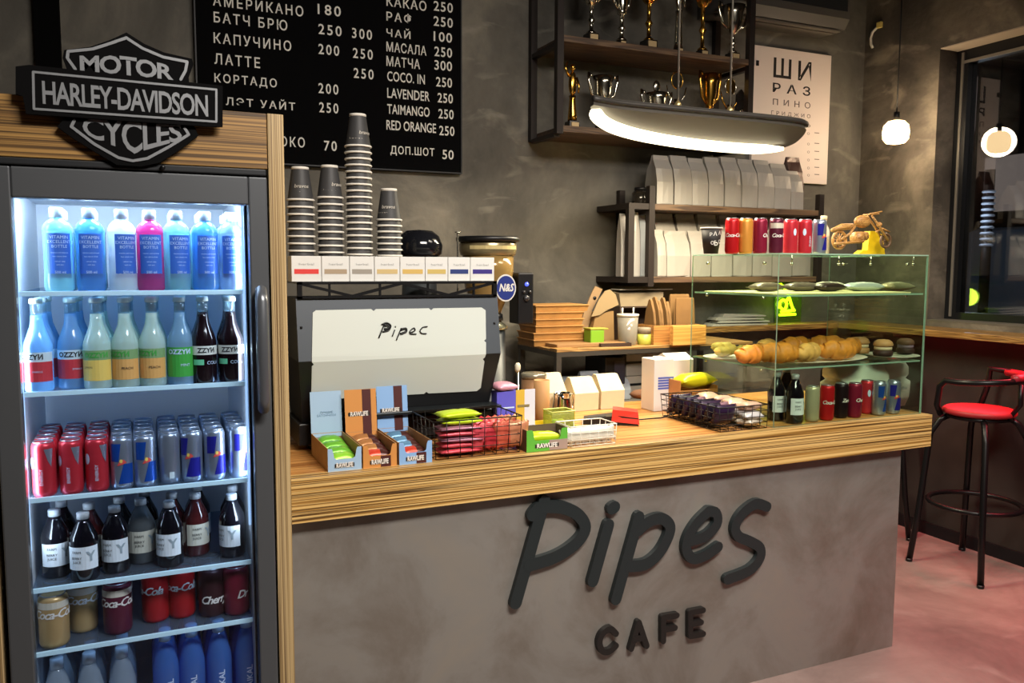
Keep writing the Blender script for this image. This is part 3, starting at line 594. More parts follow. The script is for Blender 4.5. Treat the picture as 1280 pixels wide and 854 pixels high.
row5 = [(kv, 66.5, 'golden cream', 0, 0), (kv, 104, 'golden cream', .07, .2), (kch, 147, 'cherry and cream', .02, -.1), (kr, 195, 'red', .06, 0), (kr, 228, 'red', .06, .7), (km, 265.5, 'dark maroon', .035, 0), (kp, 302, 'crimson', .02, .3)]
for row in range(2):
    for i, (k, px, nm, dy, rz) in enumerate(row5):
        if row and i in (1, 3): continue
        X = max(-.217, min(.222, YP(px, 760, YR+dy).x))
        k.put((X, YR+dy+.1*row, SH[4]), rz, '%s soft drink can, %s from left in %s row of fifth fridge shelf' % (nm, ORD[i].replace('leftmost', 'first'), ('front', 'back')[row]), 'soft drink cans on the fifth fridge shelf')
# bottom : water bottles
def water(nm, liq, cap, R, H, texts=(), patches=()):
    return Kind(bottle('water_bottle', [(R*.9, 0), (R, .006), (R, H*.28), (R*.95, H*.3), (R, H*.33), (R, H*.6), (R*.97, H*.66), (R*.72, H*.79), (R*.46, H*.88), (.013, H*.89)], liq, [(.0155, H*.89), (.0155, H-.002), (.0135, H)], cap, patches, texts))
zb = .304
hw = YP(105, 815, 2.32).z-zb; hb = YP(258, 778, 2.31).z-zb
wc = water('clear', glass('water_clear', 'd6e4f0', .06, .05, .45, .5), mat('cap_pale', 'b9d0e4', .4), .033, hw)
wb = water('blue', glass('water_blue', '5f98ea', .06, .05, .65, .4), mat('cap_ice', 'a8cdf0', .35), .033, hb, [('BAIKAL', hb*.42, .0345, -80, M_txt, dict(size=.022, vert=True, bold=.02))])
for row in range(3):
    for i, (k, px, nm) in enumerate([(wc, 70, 'clear'), (wc, 111, 'clear'), (wc, 152, 'clear'), (wb, 207, 'blue'), (wb, 240, 'blue'), (wb, 274, 'blue'), (wb, 309, 'blue')]):
        X = YP(px, 820, 2.31).x
        k.put((X, 2.315+.08*row, zb), random.uniform(-.2, .2), '%s water bottle, %s from left in %s row at the bottom of the fridge' % (nm, ORD[i].replace('leftmost', 'first'), ('front', 'middle', 'back')[row]), 'water bottles at the bottom of the fridge')
# ================================================================ counter
m_ctop = wood('worktop_orange', '8f5a28', 'b87c3e', 'd09a58', 'X', 16, .35, .03, 2.2)
def steel(name):
    m = bpy.data.materials.new(name); m.use_nodes = True; nt = m.node_tree; b = nt.nodes['Principled BSDF']; L = nt.links.new
    b.inputs['Metallic'].default_value = .4; b.inputs['Roughness'].default_value = .42
    tc = nt.nodes.new('ShaderNodeTexCoord'); n = nt.nodes.new('ShaderNodeTexNoise'); n.inputs['Scale'].default_value = 2.6; n.inputs['Detail'].default_value = 9; n.inputs['Roughness'].default_value = .65; n.inputs['Distortion'].default_value = .4
    L(tc.outputs['Object'], n.inputs['Vector']); r = ramp(nt, [(.28, '746a60'), (.42, '827c75'), (.55, '908d88'), (.7, '969087')]); L(n.outputs['Fac'], r.inputs[0]); L(r.outputs[0], b.inputs['Base Color'])
    n2 = nt.nodes.new('ShaderNodeTexNoise'); n2.inputs['Scale'].default_value = 9; n2.inputs['Detail'].default_value = 6; L(tc.outputs['Object'], n2.inputs['Vector'])
    mr = nt.nodes.new('ShaderNodeMapRange'); mr.inputs[3].default_value = .32; mr.inputs[4].default_value = .58; L(n2.outputs['Fac'], mr.inputs[0]); L(mr.outputs[0], b.inputs['Roughness'])
    return m
o = thing('bar_counter', 'long cafe counter with a patinated steel front and thick striped wooden top', 'counter', (0, 0, 0))
MB().box(.372, 2.905, 2.3, 2.345, .832, CT, .0015).build('front_edge', wood('striped_laminate_counter', '3d2613', 'a3793a', 'e2bd78', axis='X', scale=62, stretch=.004, seed=7.7), o)
MB().box(.372, 2.905, 2.3455, 3.06, .9, CT-.0005).build('worktop', m_ctop, o)
MB().box(.372, 2.782, 2.337, 2.352, 0, .8318).build('front_panel', steel('patina_steel'), o)
MB().box(2.765, 2.78, 2.3525, 3.04, 0, .8995).build('end_panel', m_black, o)
MB().box(.372, 2.76, 3.02, 3.04, 0, .8995).build('back_panel', m_black, o)
# raised lettering
m_sign = mat('sign_slate', '2b3234', .4, .3)
def cr(x, y, k=3.556, ox=620, oy=600, Y=2.325): q = YP(ox+x/k, oy+y/k, Y); return (q.x, q.z)
def letter(strokes, w, h0=2.318, h1=2.3365, par=None, f=cr, m=None, nm='letter'):
    b = MB()
    for s in strokes: b.stroke([f(*p) for p in (spl(s) if len(s) > 2 else s)], w, h0, h1, 'Y', 6)
    return b.build(nm, m or m_sign, par)
WP = .041
letter([[(85, 545), (212, 92)], [(160, 155), (182, 128), (215, 118)], [(215, 118), (290, 121), (355, 148), (392, 200), (378, 250), (325, 302), (250, 345), (145, 378)]], WP, par=o)
letter([[(512, 126), (524, 119)], [(497, 198), (427, 448)]], WP, par=o)
letter([[(632, 163), (530, 528)], [(625, 225), (675, 185), (730, 170), (768, 200), (762, 250), (722, 322), (662, 372), (595, 382)]], WP, par=o)
letter([[(850, 271), (925, 250), (978, 195), (974, 146), (940, 138)], [(940, 138), (890, 188), (852, 250), (842, 305), (868, 347), (920, 338), (984, 296)]], WP*.93, par=o)
letter([[(1200, 118), (1150, 106), (1090, 150), (1060, 208), (1075, 250), (1128, 273), (1170, 302), (1168, 350), (1120, 402), (1026, 440)]], WP*.95, par=o)
WC = .021; m_cafe = mat('sign_black_small', '1d1b1a', .45)
letter([[(530, 682), (505, 660), (472, 680), (457, 720), (470, 758), (500, 760), (530, 735)]], WC, par=o, m=m_cafe)
letter([[(598, 748), (631, 632)], [(631, 632), (666, 736)], [(612, 706), (652, 698)]], WC, par=o, m=m_cafe)
letter([[(740, 715), (740, 610)], [(740, 610), (800, 600)], [(740, 664), (792, 655)]], WC, par=o, m=m_cafe)
letter([[(860, 690), (860, 588)], [(860, 588), (917, 577)], [(860, 640), (908, 631)], [(860, 692), (917, 682)]], WC, par=o, m=m_cafe)
# ---------------------------------------------------------------- espresso machine (its back faces the room)
MX0, MX1, MY = .448, 1.128, 2.61
mz = lambda py, Y=MY: YP(500, py, Y).z
em = thing('espresso_machine', 'black espresso machine with a hand-lettered white back panel', 'coffee machine', (0, 0, 0))
zt, zm, zb2, zl = mz(372), mz(447, MY-.03), mz(500), CT+.03
m_mgrey = mat('machine_grey', '4a5057', .45, .2)
b = MB(); b.hull([(MX0, MY-.03, zm), (MX1, MY-.03, zm), (MX1, MY+.26, zm), (MX0, MY+.26, zm)], [(MX0, MY, zt), (MX1, MY, zt), (MX1, MY+.26, zt), (MX0, MY+.26, zt)]); b.build('upper_body', m_mgrey, em)
b = MB(); b.hull([(MX0+.02, MY+.04, zl+.06), (MX1-.02, MY+.04, zl+.06), (MX1-.02, MY+.26, zl+.06), (MX0+.02, MY+.26, zl+.06)], [(MX0, MY-.03, zm-.0005), (MX1, MY-.03, zm-.0005), (MX1, MY+.26, zm-.0005), (MX0, MY+.26, zm-.0005)]); b.build('lower_body', m_blackp, em)
def mp(px, py, off=.003):      # point on the creased back panel
    for _ in range(1):
        z0 = YP(px, py, MY-.03).z
    if z0 > zm: Y = MY-.03+.03*(z0-zm)/(zt-zm)
    else: Y = MY-.03+.07*(zm-z0)/(zm-zl-.06)
    q = YP(px, py, Y-off); return (q.x, q.y, q.z)
top = [(391, 391), (396, 388), (464, 386.5), (467, 388.5), (470, 386.5), (536, 385.5), (539, 387), (542, 385.5), (602, 384), (607, 387), (607.5, 443)]
mid0, mid1 = (390, 446), (607.5, 443)
b = MB(); U = [mp(*p) for p in [mid0]+[(391, 391), (395, 388), (464, 386.5), (467, 389), (470, 386.5), (536, 385.5), (539, 388), (542, 385.5), (602, 384.5), (607, 388), (607.5, 424), (605, 426), (607.5, 428)]+[mid1]]
Lw = [mp(*p) for p in [mid1, (606, 447), (603.5, 449), (605.5, 452), (601, 485), (596, 489), (536, 492), (533, 490), (530, 492.5), (394, 500), (389, 497), (390, 458), (392.5, 456), (390, 453), mid0]]
thick = lambda P: [(x, y+.0028, z) for x, y, z in P]
b.hull(U, thick(U)); b.hull(Lw, thick(Lw)); b.build('back_panel', mat('machine_white', 'c9d0ca', .4), em)
for px, py in ((376.5, 409.5), (618, 404)):
    q = mp(px, py, .001); MB().lathe([(.004, -.003), (.004, .003)], q, 8).build('screw', m_black, em)
def mpl(x, y): q = mp(340+x/4.267, 300+y/4.267, .006); return q
b = MB()
for s, w in (([(600, 448), (570, 522)], .0035), ([(585, 452), (612, 442), (634, 458), (622, 482), (590, 490)], .004), ([(600, 458), (620, 455), (620, 472), (598, 476)], .006), ([(655, 480), (642, 514)], .003), ([(658, 463), (660, 461)], .004),
             ([(690, 470), (664, 534)], .0032), ([(688, 478), (712, 472), (716, 488), (685, 502)], .006), ([(735, 496), (762, 484), (757, 470), (738, 484), (738, 500), (770, 502)], .0032), ([(830, 462), (805, 466), (790, 484), (798, 498), (824, 500)], .0032)):
    pts = [mpl(*p) for p in (spl(s, 4) if len(s) > 2 else s)]; b.tube(pts, w/1.6, 6)
b.build('lettering', mat('marker_black', '17181a', .5), em)
b = MB(); b.box(MX0+.005, MX1-.005, MY+.02, MY+.26, zl-.012, zl+.059, .004); b.build('drip_base', m_blackp, em)
MB().box(MX0+.14, MX1-.005, MY-.05, MY+.03, mz(514)-.004, mz(514)+.006, .002).build('shelf_bar', mat('machine_steel_dark', '33383b', .35, .6), em)
for x in (MX0+.06, MX1-.06):
    for y in (MY+.05, MY+.22): MB().lathe([(.02, CT-em.location.z+.0005), (.024, CT+.03)], (x, y, 0), 14).build('foot', m_black, em)
MB().box(MX0+.08, MX1-.06, MY+.262, MY+.285, mz(455), mz(400), .004).build('group_head_cover', m_black, em)
# truss rail round the cup warmer
zr0, zr1 = zt, mz(352, MY-.005)
m_tr = mat('truss_black', '141416', .4, .4)
b = MB(); b.box(MX0+.005, MX1-.005, MY-.008, MY+.006, zr1-.008, zr1); b.box(MX0+.005, MX1-.005, MY-.008, MY+.006, zr0, zr0+.007)
for a in (MX0+.005, MX1-.019): b.box(a, a+.014, MY-.008, MY+.006, zr0, zr1)
nseg = 4; wseg = (MX1-MX0-.03)/nseg
for k in range(nseg):
    xa = MX0+.015+k*wseg; lo, hi = zr0+.006, zr1-.006
    if k % 2 == 0: b.stroke([(xa, hi), (xa+wseg, lo)], .009, MY-.006, MY+.004, 'Y', 4)
    else: b.stroke([(xa, lo), (xa+wseg, hi)], .009, MY-.006, MY+.004, 'Y', 4)
    b.stroke([(xa+wseg*.55, lo), (xa+wseg*.55, hi)], .006, MY-.005, MY+.003, 'Y', 4)
b.build('truss_rail', m_tr, em)
MB().box(MX0+.005, MX1-.005, MY+.007, MY+.26, zr1-.006, zr1, .001).build('cup_tray', mat('tray_steel', '8d9090', .35, .8), em)
# eight white boxes on the rail
m_bx = mat('carton_white', 'dcdcd8', .5); bt = zr1+.0005
cols = ['d8403c', 'a8957c', '9b9489', 'cbb27c', 'd0ae62', 'c9b066', '2b3a74', '3b2f7e']; cn = ['red', 'brown', 'grey', 'pale gold', 'gold', 'mustard', 'navy', 'purple']
xb = [364, 402, 437, 468, 500, 531.5, 560, 588, 618]
for k in range(8):
    xa, xe = YP(xb[k], 336, MY+.02).x, YP(xb[k+1], 336, MY+.02).x; h = mz(321, MY+.02)-bt
    t = thing('tea_box', 'small white box with a %s stripe, %s in the row on the coffee machine' % (cn[k], ORD[k]), 'box', ((xa+xe)/2, MY+.02, bt), 0, 'white boxes on the coffee machine')
    hw2 = (xe-xa)/2-.0008; MB().box(-hw2, hw2, 0, .07, 0, h, .0012).build('carton', m_bx, t)
    b = MB(); b.box(-hw2*.82, hw2*.82, -.0006, .0005, h*.30, h*.49); b.build('stripe', mat('stripe_'+cn[k].replace(' ', '_'), cols[k], .5), t)
    b = MB(); text_xz(b, 'herbal', 0, h*.68, -.0008, fit=hw2*1.0, size=.01); b.build('lettering', mat('faint_grey_print', 'a9aaa8', .5), t)
# cup stacks (cups stand upside down)
m_cup = mat('cup_charcoal', '3a3a3b', .55); m_rim = mat('cup_rim', 'e8e3d8', .5)
def paper_cup():
    t = thing('paper_cup', 'cup', 'paper cup')
    MB().lathe([(.0415, .003), (.0275, .1)], seg=22, caps=False).build('sleeve', m_cup, t)
    MB().tube([(.042*math.cos(2*PI*k/22), .042*math.sin(2*PI*k/22), .003) for k in range(22)], .0036, 6, True).build('rim', m_rim, t)
    MB().lathe([(.0278, .1), (.028, .107), (.0265, .109), (.0265, .102), (0, .102)], seg=22).build('base', m_rim, t)
    b = MB(); b.mi = 0; V, F = glyphs('bravos', size=.016, bold=.02, shear=.2)
    mt = mat('cup_print', 'b9b4aa', .5)
    b.mesh(([((.0365-.000+.0016)*math.cos(-PI/2+v[0]/.035), (.0372+.0008)*math.sin(-PI/2+v[0]/.035), .045+v[1]) for v in V], F)); b.build('print', mt, t)
    return t
cup = Kind(paper_cup()); CY = MY+.145
for si, (px, ytop, n, dy, gap) in enumerate(((376.5, 209, 9, 0, .0225), (413, 207, 9, .012, .0225), (449, 143, 17, 0, .0212), (486.5, 236, 6, .02, .0205))):
    X = YP(px, 290, CY+dy).x; ztop = YP(px, ytop, CY+dy).z
    base = ztop-.109; zmin = zr1+.001
    nlev = round((base-zmin)/gap); step = (base-zmin)/nlev
    zs = [base-step*j for j in range(nlev+1)]
    for j, z in enumerate(zs):
        cup.put((X, CY+dy, z), [-.1, .55, .45, -.35][si]+(0 if j == 0 else random.uniform(-1, 1)), 'charcoal paper cup upside down, %s one down the %s stack from left' % (ORD[j].replace('leftmost', 'top').replace('second', 'second') , ('first', 'second', 'tall third', 'short fourth')[si]), 'paper cups stacked on the coffee machine')
# ================================================================ things on the counter
m_kraft = mat('kraft_card', 'b08a5c', .7, noise=.08, nscale=30); m_pblue = mat('card_pale_blue', '9dbbd8', .55); m_orcard = mat('card_orange', 'c98a48', .55); m_brown = mat('card_dark_brown', '4a1f1e', .55)
m_green = mat('card_green', '5fae3c', .5); m_lime = mat('card_lime', 'c3d83a', .5); m_lilac = mat('card_lilac', 'b9b5d8', .5); m_taupe = mat('card_taupe', 'a08a80', .55); m_ycard = mat('card_yellow', 'd8b040', .55); m_violet = mat('card_violet', '5c58c4', .5)
def pillow(name, label, cat, w, d, t, m, loc, rz=0., group=None, tilt=None, stripe=None):
    # sealed snack packet: fat middle, flat crimped ends, origin at its base
    b = MB(); nx, ny = 12, 8; rnd = random.Random(hash(name) % 7+int(loc[0]*1000))
    def grid(sg):
        G = []
        for i in range(nx+1):
            u = -1+2*i/nx
            for j in range(ny+1):
                v = -1+2*j/ny; hgt = max(0, 1-abs(u)**3.2)**.8*max(0, 1-abs(v)**2.6)**.7
                zig = .004*(1 if j % 2 else -1)*(1 if i in (0, nx) else 0)
                G.append((u*w/2+zig, v*d/2*(1-.06*(1-abs(u))), t/2+sg*(t/2*hgt*(1+.16*(rnd.random()-.5))+.0004)))
        return G
    F = [(i*(ny+1)+j, (i+1)*(ny+1)+j, (i+1)*(ny+1)+j+1, i*(ny+1)+j+1) for i in range(nx) for j in range(ny)]
    A, B = grid(1), grid(-1)
    vs = [b.bm.verts.new(p) for p in A]; vb = [b.bm.verts.new(p) for p in B]
    for f in F:
        k = 1 if stripe and f[0]//(ny+1) >= nx*.55 else 0
        for L, rev in ((vs, 0), (vb, 1)):
            q = b.bm.faces.new([L[i] for i in (f[::-1] if rev else f)]); q.smooth = True; q.material_index = k
    bmesh.ops.remove_doubles(b.bm, verts=b.bm.verts[:], dist=.0009)
    o = b.build(name, [m]+([stripe] if stripe else []), None, loc, rz)
    if tilt: o.rotation_euler.x, o.rotation_euler.y = tilt
    return tag(o, label, cat, group)
foil = lambda n, c='808080': mat('foil_'+n, c, .32, .25)
f_green, f_red, f_brown, f_lime, f_pink, f_mauve, f_choc = foil('green', '6cb437'), foil('red', 'c8402c'), foil('brown', '47211c'), foil('lime', 'b9d422'), foil('pink', 'd8505e'), foil('mauve', 'b47a92'), foil('steelblue', '5a86a8')
def display_box(label, x0, x1, y0, ydep, h, flap_h, mf, mflap, minside, stripe=None, cut=.55, textm=None, tx='RAWLIFE', flap_tx=True, flap=True, lean=-.03):
    w = x1-x0; t = thing('display_box', label, 'display box', (x0, y0, CT), 0)
    k = .0018; c0, c1 = w*.17, w*.83; zc = h*cut
    # tray with a scooped front
    b = MB(); b.box(0, k, 0, ydep, 0, h); b.box(w-k, w, 0, ydep, 0, h); b.box(k, w-k, ydep-k, ydep, 0, h); b.box(k, w-k, k, ydep-k, 0, k)
    b.build('side_panel', [minside], t)
    b = MB(); r = h*.12
    b.prism([(0, 0), (w, 0), (w, h), (c1+r*.6, h), (c1+r*.2, h-r), (c1-r*.2, zc+r*.6), (c1-r, zc), (c0+r, zc), (c0+r*.2, zc+r*.6), (c0-r*.2, h-r), (c0-r*.6, h), (0, h)][::-1], -.0015, 0, 'Y'); fp = b.build('front_panel', mf, t)
    if stripe: MB().box(w*.52, w*.82, -.0022, -.0014, .001, zc-.001).build('stripe', stripe, fp)
    b = MB(); b.box(w*.2, w*.78, -.0032, -.0024, h*.17, h*.33); b.build('name_label', mat('name_label_dark', '2a2320', .5), fp)
    if textm: b = MB(); text_xz(b, tx, w*.49, h*.25, -.0036, fit=w*.5, size=.02, bold=.04); b.build('lettering', textm, fp)
    if flap:
        b = MB(); b.hull([(0, ydep-.003, h*.8), (w, ydep-.003, h*.8), (w, ydep-.001, h*.8), (0, ydep-.001, h*.8)], [(0, ydep-.003-lean*.5, h+flap_h), (w, ydep-.003-lean*.5, h+flap_h), (w, ydep-.001-lean*.5, h+flap_h), (0, ydep-.001-lean*.5, h+flap_h)]); f = b.build('lid', mflap, t)
        yy = lambda z: ydep-.0036-lean*.5*(z-h*.8)/(flap_h+h*.2)
        if stripe:
            b = MB(); z0, z1 = h*.85, h+flap_h-.0005; b.hull([(w*.55, yy(z0), z0), (w*.83, yy(z0), z0), (w*.83, yy(z0)+.0008, z0), (w*.55, yy(z0)+.0008, z0)], [(w*.55, yy(z1), z1), (w*.83, yy(z1), z1), (w*.83, yy(z1)+.0008, z1), (w*.55, yy(z1)+.0008, z1)]); b.build('stripe', stripe, f)
        if flap_tx:
            zz = h+flap_h*.42; b = MB(); b.box(w*.1, w*.78, yy(zz)-.001, yy(zz)-.0002, zz-.006, zz+.006); b.build('name_label', mat('name_label_dark'), f)
            b = MB(); text_xz(b, tx, w*.44, zz, yy(zz)-.0015, fit=w*.56, size=.02, bold=.04); b.build('lettering', textm or M_wh, f)
    return t
DY = 2.335
def dbx(pa, pb, py, pback):
    a = YP(pa, py, DY); b = YP(pb, py-4, DY); yb = XP(pback, 540, a.x).y; return a.x, b.x, yb-DY
x0, x1, dp = dbx(410, 452, 593, 389); hfr = YP(430, 560, DY).z-CT
fl_h = YP(410, 490, DY+dp).z-CT-hfr
display_box('pale blue snack box with green packets, leftmost of the three by the coffee machine', x0, x1, DY, dp, hfr, fl_h, m_pblue, m_pblue, m_kraft, None, .52, M_wh, flap_tx=False)
_b = bpy.context.scene.objects['display_box']; b = MB(); text_xz(b, 'ЛУЧШИЕ\nБАТОНЧИКИ', (x1-x0)/2, hfr+fl_h*.45, dp-.004+.0075, fit=(x1-x0)*.6, size=.01); b.build('lettering', mat('print_slate', '5f7f9c', .5), _b)
b = MB(); pq = YP(411, 516, DY+dp-.012)
for k in range(4): pillow('snack_bar', 'green wrapped snack bar lying %s in the pale blue box' % ('at the front', 'second from front', 'third from front', 'at the back')[k], 'snack bar', .084, .062, .042, f_green if k else foil('lime_green', '8fcf3c'), ((x0+x1)/2, DY+.04+k*.055, CT+.004+.006*k), random.uniform(-.1, .1), 'green bars in the pale blue box')
x0b, x1b, dpb = dbx(454, 496, 590, 432)
display_box('orange-brown snack box with red and brown packets, middle of three', x0b, x1b, DY, dpb, hfr, fl_h+.004, m_orcard, m_orcard, m_kraft, m_brown, .52, M_wh)
for k in range(4): pillow('snack_bar', 'red and brown snack bar lying %s in the orange-brown box' % ('at the front', 'second from front', 'third from front', 'at the back')[k], 'snack bar', .088, .058, .042, f_red if k < 1 else foil('tan', 'a87444'), ((x0b+x1b)/2, DY+.036+k*.05, CT+.004+.006*k), random.uniform(-.12, .12), 'bars in the orange box', None, f_brown)
x0c, x1c, dpc = dbx(499, 540, 586, 472)
display_box('sky blue snack box with a brown stripe, rightmost of three', x0c, x1c, DY, dpc, hfr, fl_h+.006, mat('card_sky_blue', '86aede', .55), mat('card_sky_blue'), m_kraft, m_brown, .52, M_wh)
for k in range(4): pillow('snack_bar', 'blue and dark snack bar lying %s in the sky blue box' % ('at the front', 'second from front', 'third from front', 'at the back')[k], 'snack bar', .086, .058, .042, f_red if k < 1 else f_choc, ((x0c+x1c)/2, DY+.036+k*.05, CT+.004+.006*k), random.uniform(-.12, .12), 'bars in the sky blue box', None, f_brown)
# ---------------------------------------------------------------- wire baskets
def basket(label, x0, x1, y0, y1, h, flare, mm, nx, ny, nz, r=.0014, rr=.0024):
    cx, cy = (x0+x1)/2, (y0+y1)/2; t = thing('wire_basket', label, 'basket', (cx, cy, CT)); a, c = (x1-x0)/2, (y1-y0)/2
    def P(u, v, w): s = 1+flare*w; return (u*a*s, v*c*s if v > 0 else v*c*(1+flare*.0*w), .003+w*h)
    b = MB(); b.tube([P(-1, -1, 1), P(1, -1, 1), P(1, 1, 1), P(-1, 1, 1)], rr, 6, True); b.build('rim', mm, t)
    b = MB()
    for w in [k/nz for k in range(nz)]: b.tube([P(-1, -1, w), P(1, -1, w), P(1, 1, w), P(-1, 1, w)], r, 5, True)
    for i in range(nx+1):
        u = -1+2*i/nx; b.tube([P(u, -1, 1), P(u, -1, 0), P(u, 1, 0), P(u, 1, 1)], r, 5)
    for j in range(1, ny):
        v = -1+2*j/ny; b.tube([P(-1, v, 1), P(-1, v, 0), P(1, v, 0), P(1, v, 1)], r, 5)
    b.build('wire_grid', mm, t); return t
m_wire = mat('wire_black', '1a1817', .4, .4); m_wirew = mat('wire_white', 'e8e6da', .4)
bx0, bx1 = YP(545, 580, 2.345).x, YP(649, 572, 2.345).x
basket('black wire basket of pink, lime and red snack packets in front of the coffee machine', bx0, bx1, 2.345, 2.545, .115, .06, m_wire, 7, 5, 4)
xc = YP(571, 570, 2.41).x
for k in range(7):
    c = [f_pink, f_pink, f_mauve, f_pink, f_mauve, f_lime, f_lime][k]
    pillow('snack_packet', 'flat %s packet, %s from the bottom of the pile in the black basket' % (['red-pink', 'pink', 'mauve', 'pink', 'dusty mauve', 'lime', 'bright lime'][k], ORD[k].replace('leftmost', 'first')), 'snack packet', .135-.004*(k % 2), .085, .0185 if k < 5 else .024, c, (xc+.004*(k % 3), 2.405+.003*(k % 2), CT+.006+.0178*k+(.004 if k == 6 else 0)), random.uniform(-.12, .12), 'packets piled in the black basket')
xr = YP(622, 565, 2.41).x
for k in range(8):
    i, j = k % 4, k//4
    pillow('snack_packet', 'crinkled %s snack packet standing on edge, %s along the basket, %s row' % (('red', 'rose', 'coral', 'salmon')[i], ORD[i].replace('leftmost', 'first'), ('front', 'back')[j]), 'snack packet', .088, .1, .028, [f_pink, foil('crimson', 'b8323c'), foil('coral', 'd2604c'), foil('salmon', 'd08a66')][i], (xr-.062+i*.036, 2.395+.07*j, CT+.056), PI/2+random.uniform(-.25, .25), 'packets standing in the black basket', (0, -PI/2+random.uniform(-.2, .2)))
# ---------------------------------------------------------------- green display box, violet and yellow lids
gx0_, gx1_ = YP(658, 570, DY).x, YP(709, 564, DY).x
gy = XP(645, 530, gx0_).y-DY
gb = display_box('bright green snack box with a yellow and white lid right of the black basket', gx0_, gx1_, DY, gy, .07, .0, m_green, m_ycard, mat('card_inside_dark', '5a4a3a', .7), None, .5, M_wh, 'RAWLIFE', False, False)
w = gx1_-gx0_
MB().box(w*.55, w*.999, -.0022, -.0016, .001, .034).build('stripe', m_taupe, gb)
q0, q1 = YP(649, 540, DY+gy), YP(673, 486, DY+gy)
lidw = q1.x-q0.x; lh = q1.z-CT
b = MB(); b.box(0, lidw*.45, gy+.001, gy+.003, .05, lh); b.build('lid_yellow', m_ycard, gb)
b = MB(); b.box(lidw*.45, lidw, gy+.001, gy+.003, .05, lh); b.build('lid_white', mat('card_white', 'dcd9e2', .5), gb)
b = MB(); b.box(lidw*.08, lidw*.7, gy-.0004, gy+.0008, lh*.70, lh*.74); b.build('name_label', mat('name_label_grey', '8a7a52', .5), gb)
for k in range(3): pillow('snack_bar', 'yellow-green snack bar lying %s in the bright green box' % ('at the front', 'in the middle', 'at the back')[k], 'snack bar', w*.86, .06, .036, (f_lime, foil('cream', 'd9d6c0'), foil('cream'))[k], ((gx0_+gx1_)/2, DY+.04+k*.062, CT+.0195), random.uniform(-.06, .06), 'bars in the bright green box')
vq0, vq1 = YP(621, 545, 2.60), YP(648, 487, 2.60)
vb = thing('snack_carton', 'violet snack carton standing open between basket and yellow lid', 'box', (vq0.x, 2.60, CT), 0)
vw, vh = vq1.x-vq0.x, vq1.z-CT
MB().box(0, vw, 0, .05, 0, vh*.97, .0015).build('carton', m_violet, vb)
MB().box(vw*.25, vw*.8, -.0012, .0005, vh*.6, vh*.63).build('stripe', M_txt, vb)
pillow('snack_packet', 'pink foil bag lying on top of the violet carton', 'snack packet', vw*1.05, .1, .03, foil('pale_pink', 'dba0b4'), (vq0.x+vw/2-.004, 2.632, CT+vh*.972), .05)
# ---------------------------------------------------------------- white wire basket, clear candy box
wx0, wx1 = YP(714, 565, 2.34).x, YP(768, 558, 2.34).x
basket('small white wire basket of wrapped wafers near the counter edge', wx0, wx1, 2.335, 2.44, .065, .05, m_wirew, 5, 3, 3, .0012, .0022)
for k in range(6):
    pillow('wafer_packet', 'pale wrapped wafer packet, %s from left in the small white basket' % ORD[k].replace('leftmost', 'first'), 'snack packet', .05, .085, .022, foil('pearl', 'd5d2c6'), (wx0+.018+k*(wx1-wx0-.036)/5, 2.388, CT+.028), PI/2, 'wafers in the white basket', (0, -1.35))
p = ZP(690, 546, CT)
ty = thing('acrylic_tray', 'yellow tray with a clear candy holder behind the white wire basket', 'tray', (p.x-.06, p.y-.02, CT), 0)
m_acr = glass('acrylic_yellow', 'dfe89a', .08, .05, .2, .5)
b = MB(); b.box(0, .16, 0, .16, 0, .012); b.box(0, .006, 0, .16, .0125, .032); b.box(.154, .16, 0, .16, .0125, .032); b.box(.0065, .1535, .154, .16, .0125, .032); b.build('base_tray', mat('tray_yellow', 'd3b92f', .4), ty)
b = MB(); b.box(.06, .15, .02, .024, .0125, .085); b.box(.06, .15, .086, .09, .0125, .085); b.box(.06, .064, .0245, .0855, .0125, .085); b.box(.146, .15, .0245, .0855, .0125, .085); b.build('clear_box', m_acr, ty)
b = MB(); b.tube([(.06, .02, .085), (.15, .02, .085), (.15, .09, .085), (.06, .09, .085)], .002, 5, True); b.build('rim', mat('acrylic_edge', 'e6ee8a', .3), ty)
rr = random.Random(3)
for k in range(9):
    c = rr.choice([('pink', 'd0587a'), ('white', 'e2dccc'), ('mint', '9ccb8a'), ('lilac', '9a86bb')])
    o = MB().blob((0, 0, .0115), .016, .013, .0115, 10, 7, .08, rr).build('candy', mat('candy_'+c[0], c[1], .35), None, (p.x-.06+.08+.024*(k % 3), p.y-.02+.04+.026*((k//3) % 2), CT+.0128+.022*(k//6)+.0*(k//3)))
    tag(o, 'small wrapped candy in the clear holder, %s from front left' % ORD[k].replace('leftmost', 'first'), 'candy', 'candies in the clear holder')
# ---------------------------------------------------------------- payment terminal
p = ZP(783, 534, CT)
t = thing('payment_terminal', 'red and black card payment terminal lying on the worktop', 'card terminal', (p.x-.01, p.y+.09, CT), -.55)
b = MB(); b.prism([(-.105, 0), (.1, 0), (.1, .028), (.02, .036), (-.105, .018)], -.042, .042, 'Y', Matrix.Rotation(PI/2*0, 4, 'Z')); b.build('body', m_blackp, t)
b = MB(); b.hull([(.0, -.046, .014), (.104, -.046, .006), (.104, .046, .006), (.0, .046, .014)], [(.005, -.04, .058), (.098, -.036, .05), (.098, .036, .05), (.005, .04, .058)]); b.build('printer_cover', mat('terminal_red', 'd8382a', .35), t)
b = MB()
b.hull([(-.09, -.03, .0205), (-.02, -.03, .0295), (-.02, .03, .0295), (-.09, .03, .0205)], [(-.09, -.03, .0225), (-.02, -.03, .0315), (-.02, .03, .0315), (-.09, .03, .0225)]); b.build('keypad', mat('keypad_dark', '2c2c30', .5), t)
MB().tube([(.09, .044, .006), (.13, .07, .006), (.19, .11, .005), (.24, .2, .005), (.22, .28, .005)], .003, 6).build('cable', m_blackp, t)
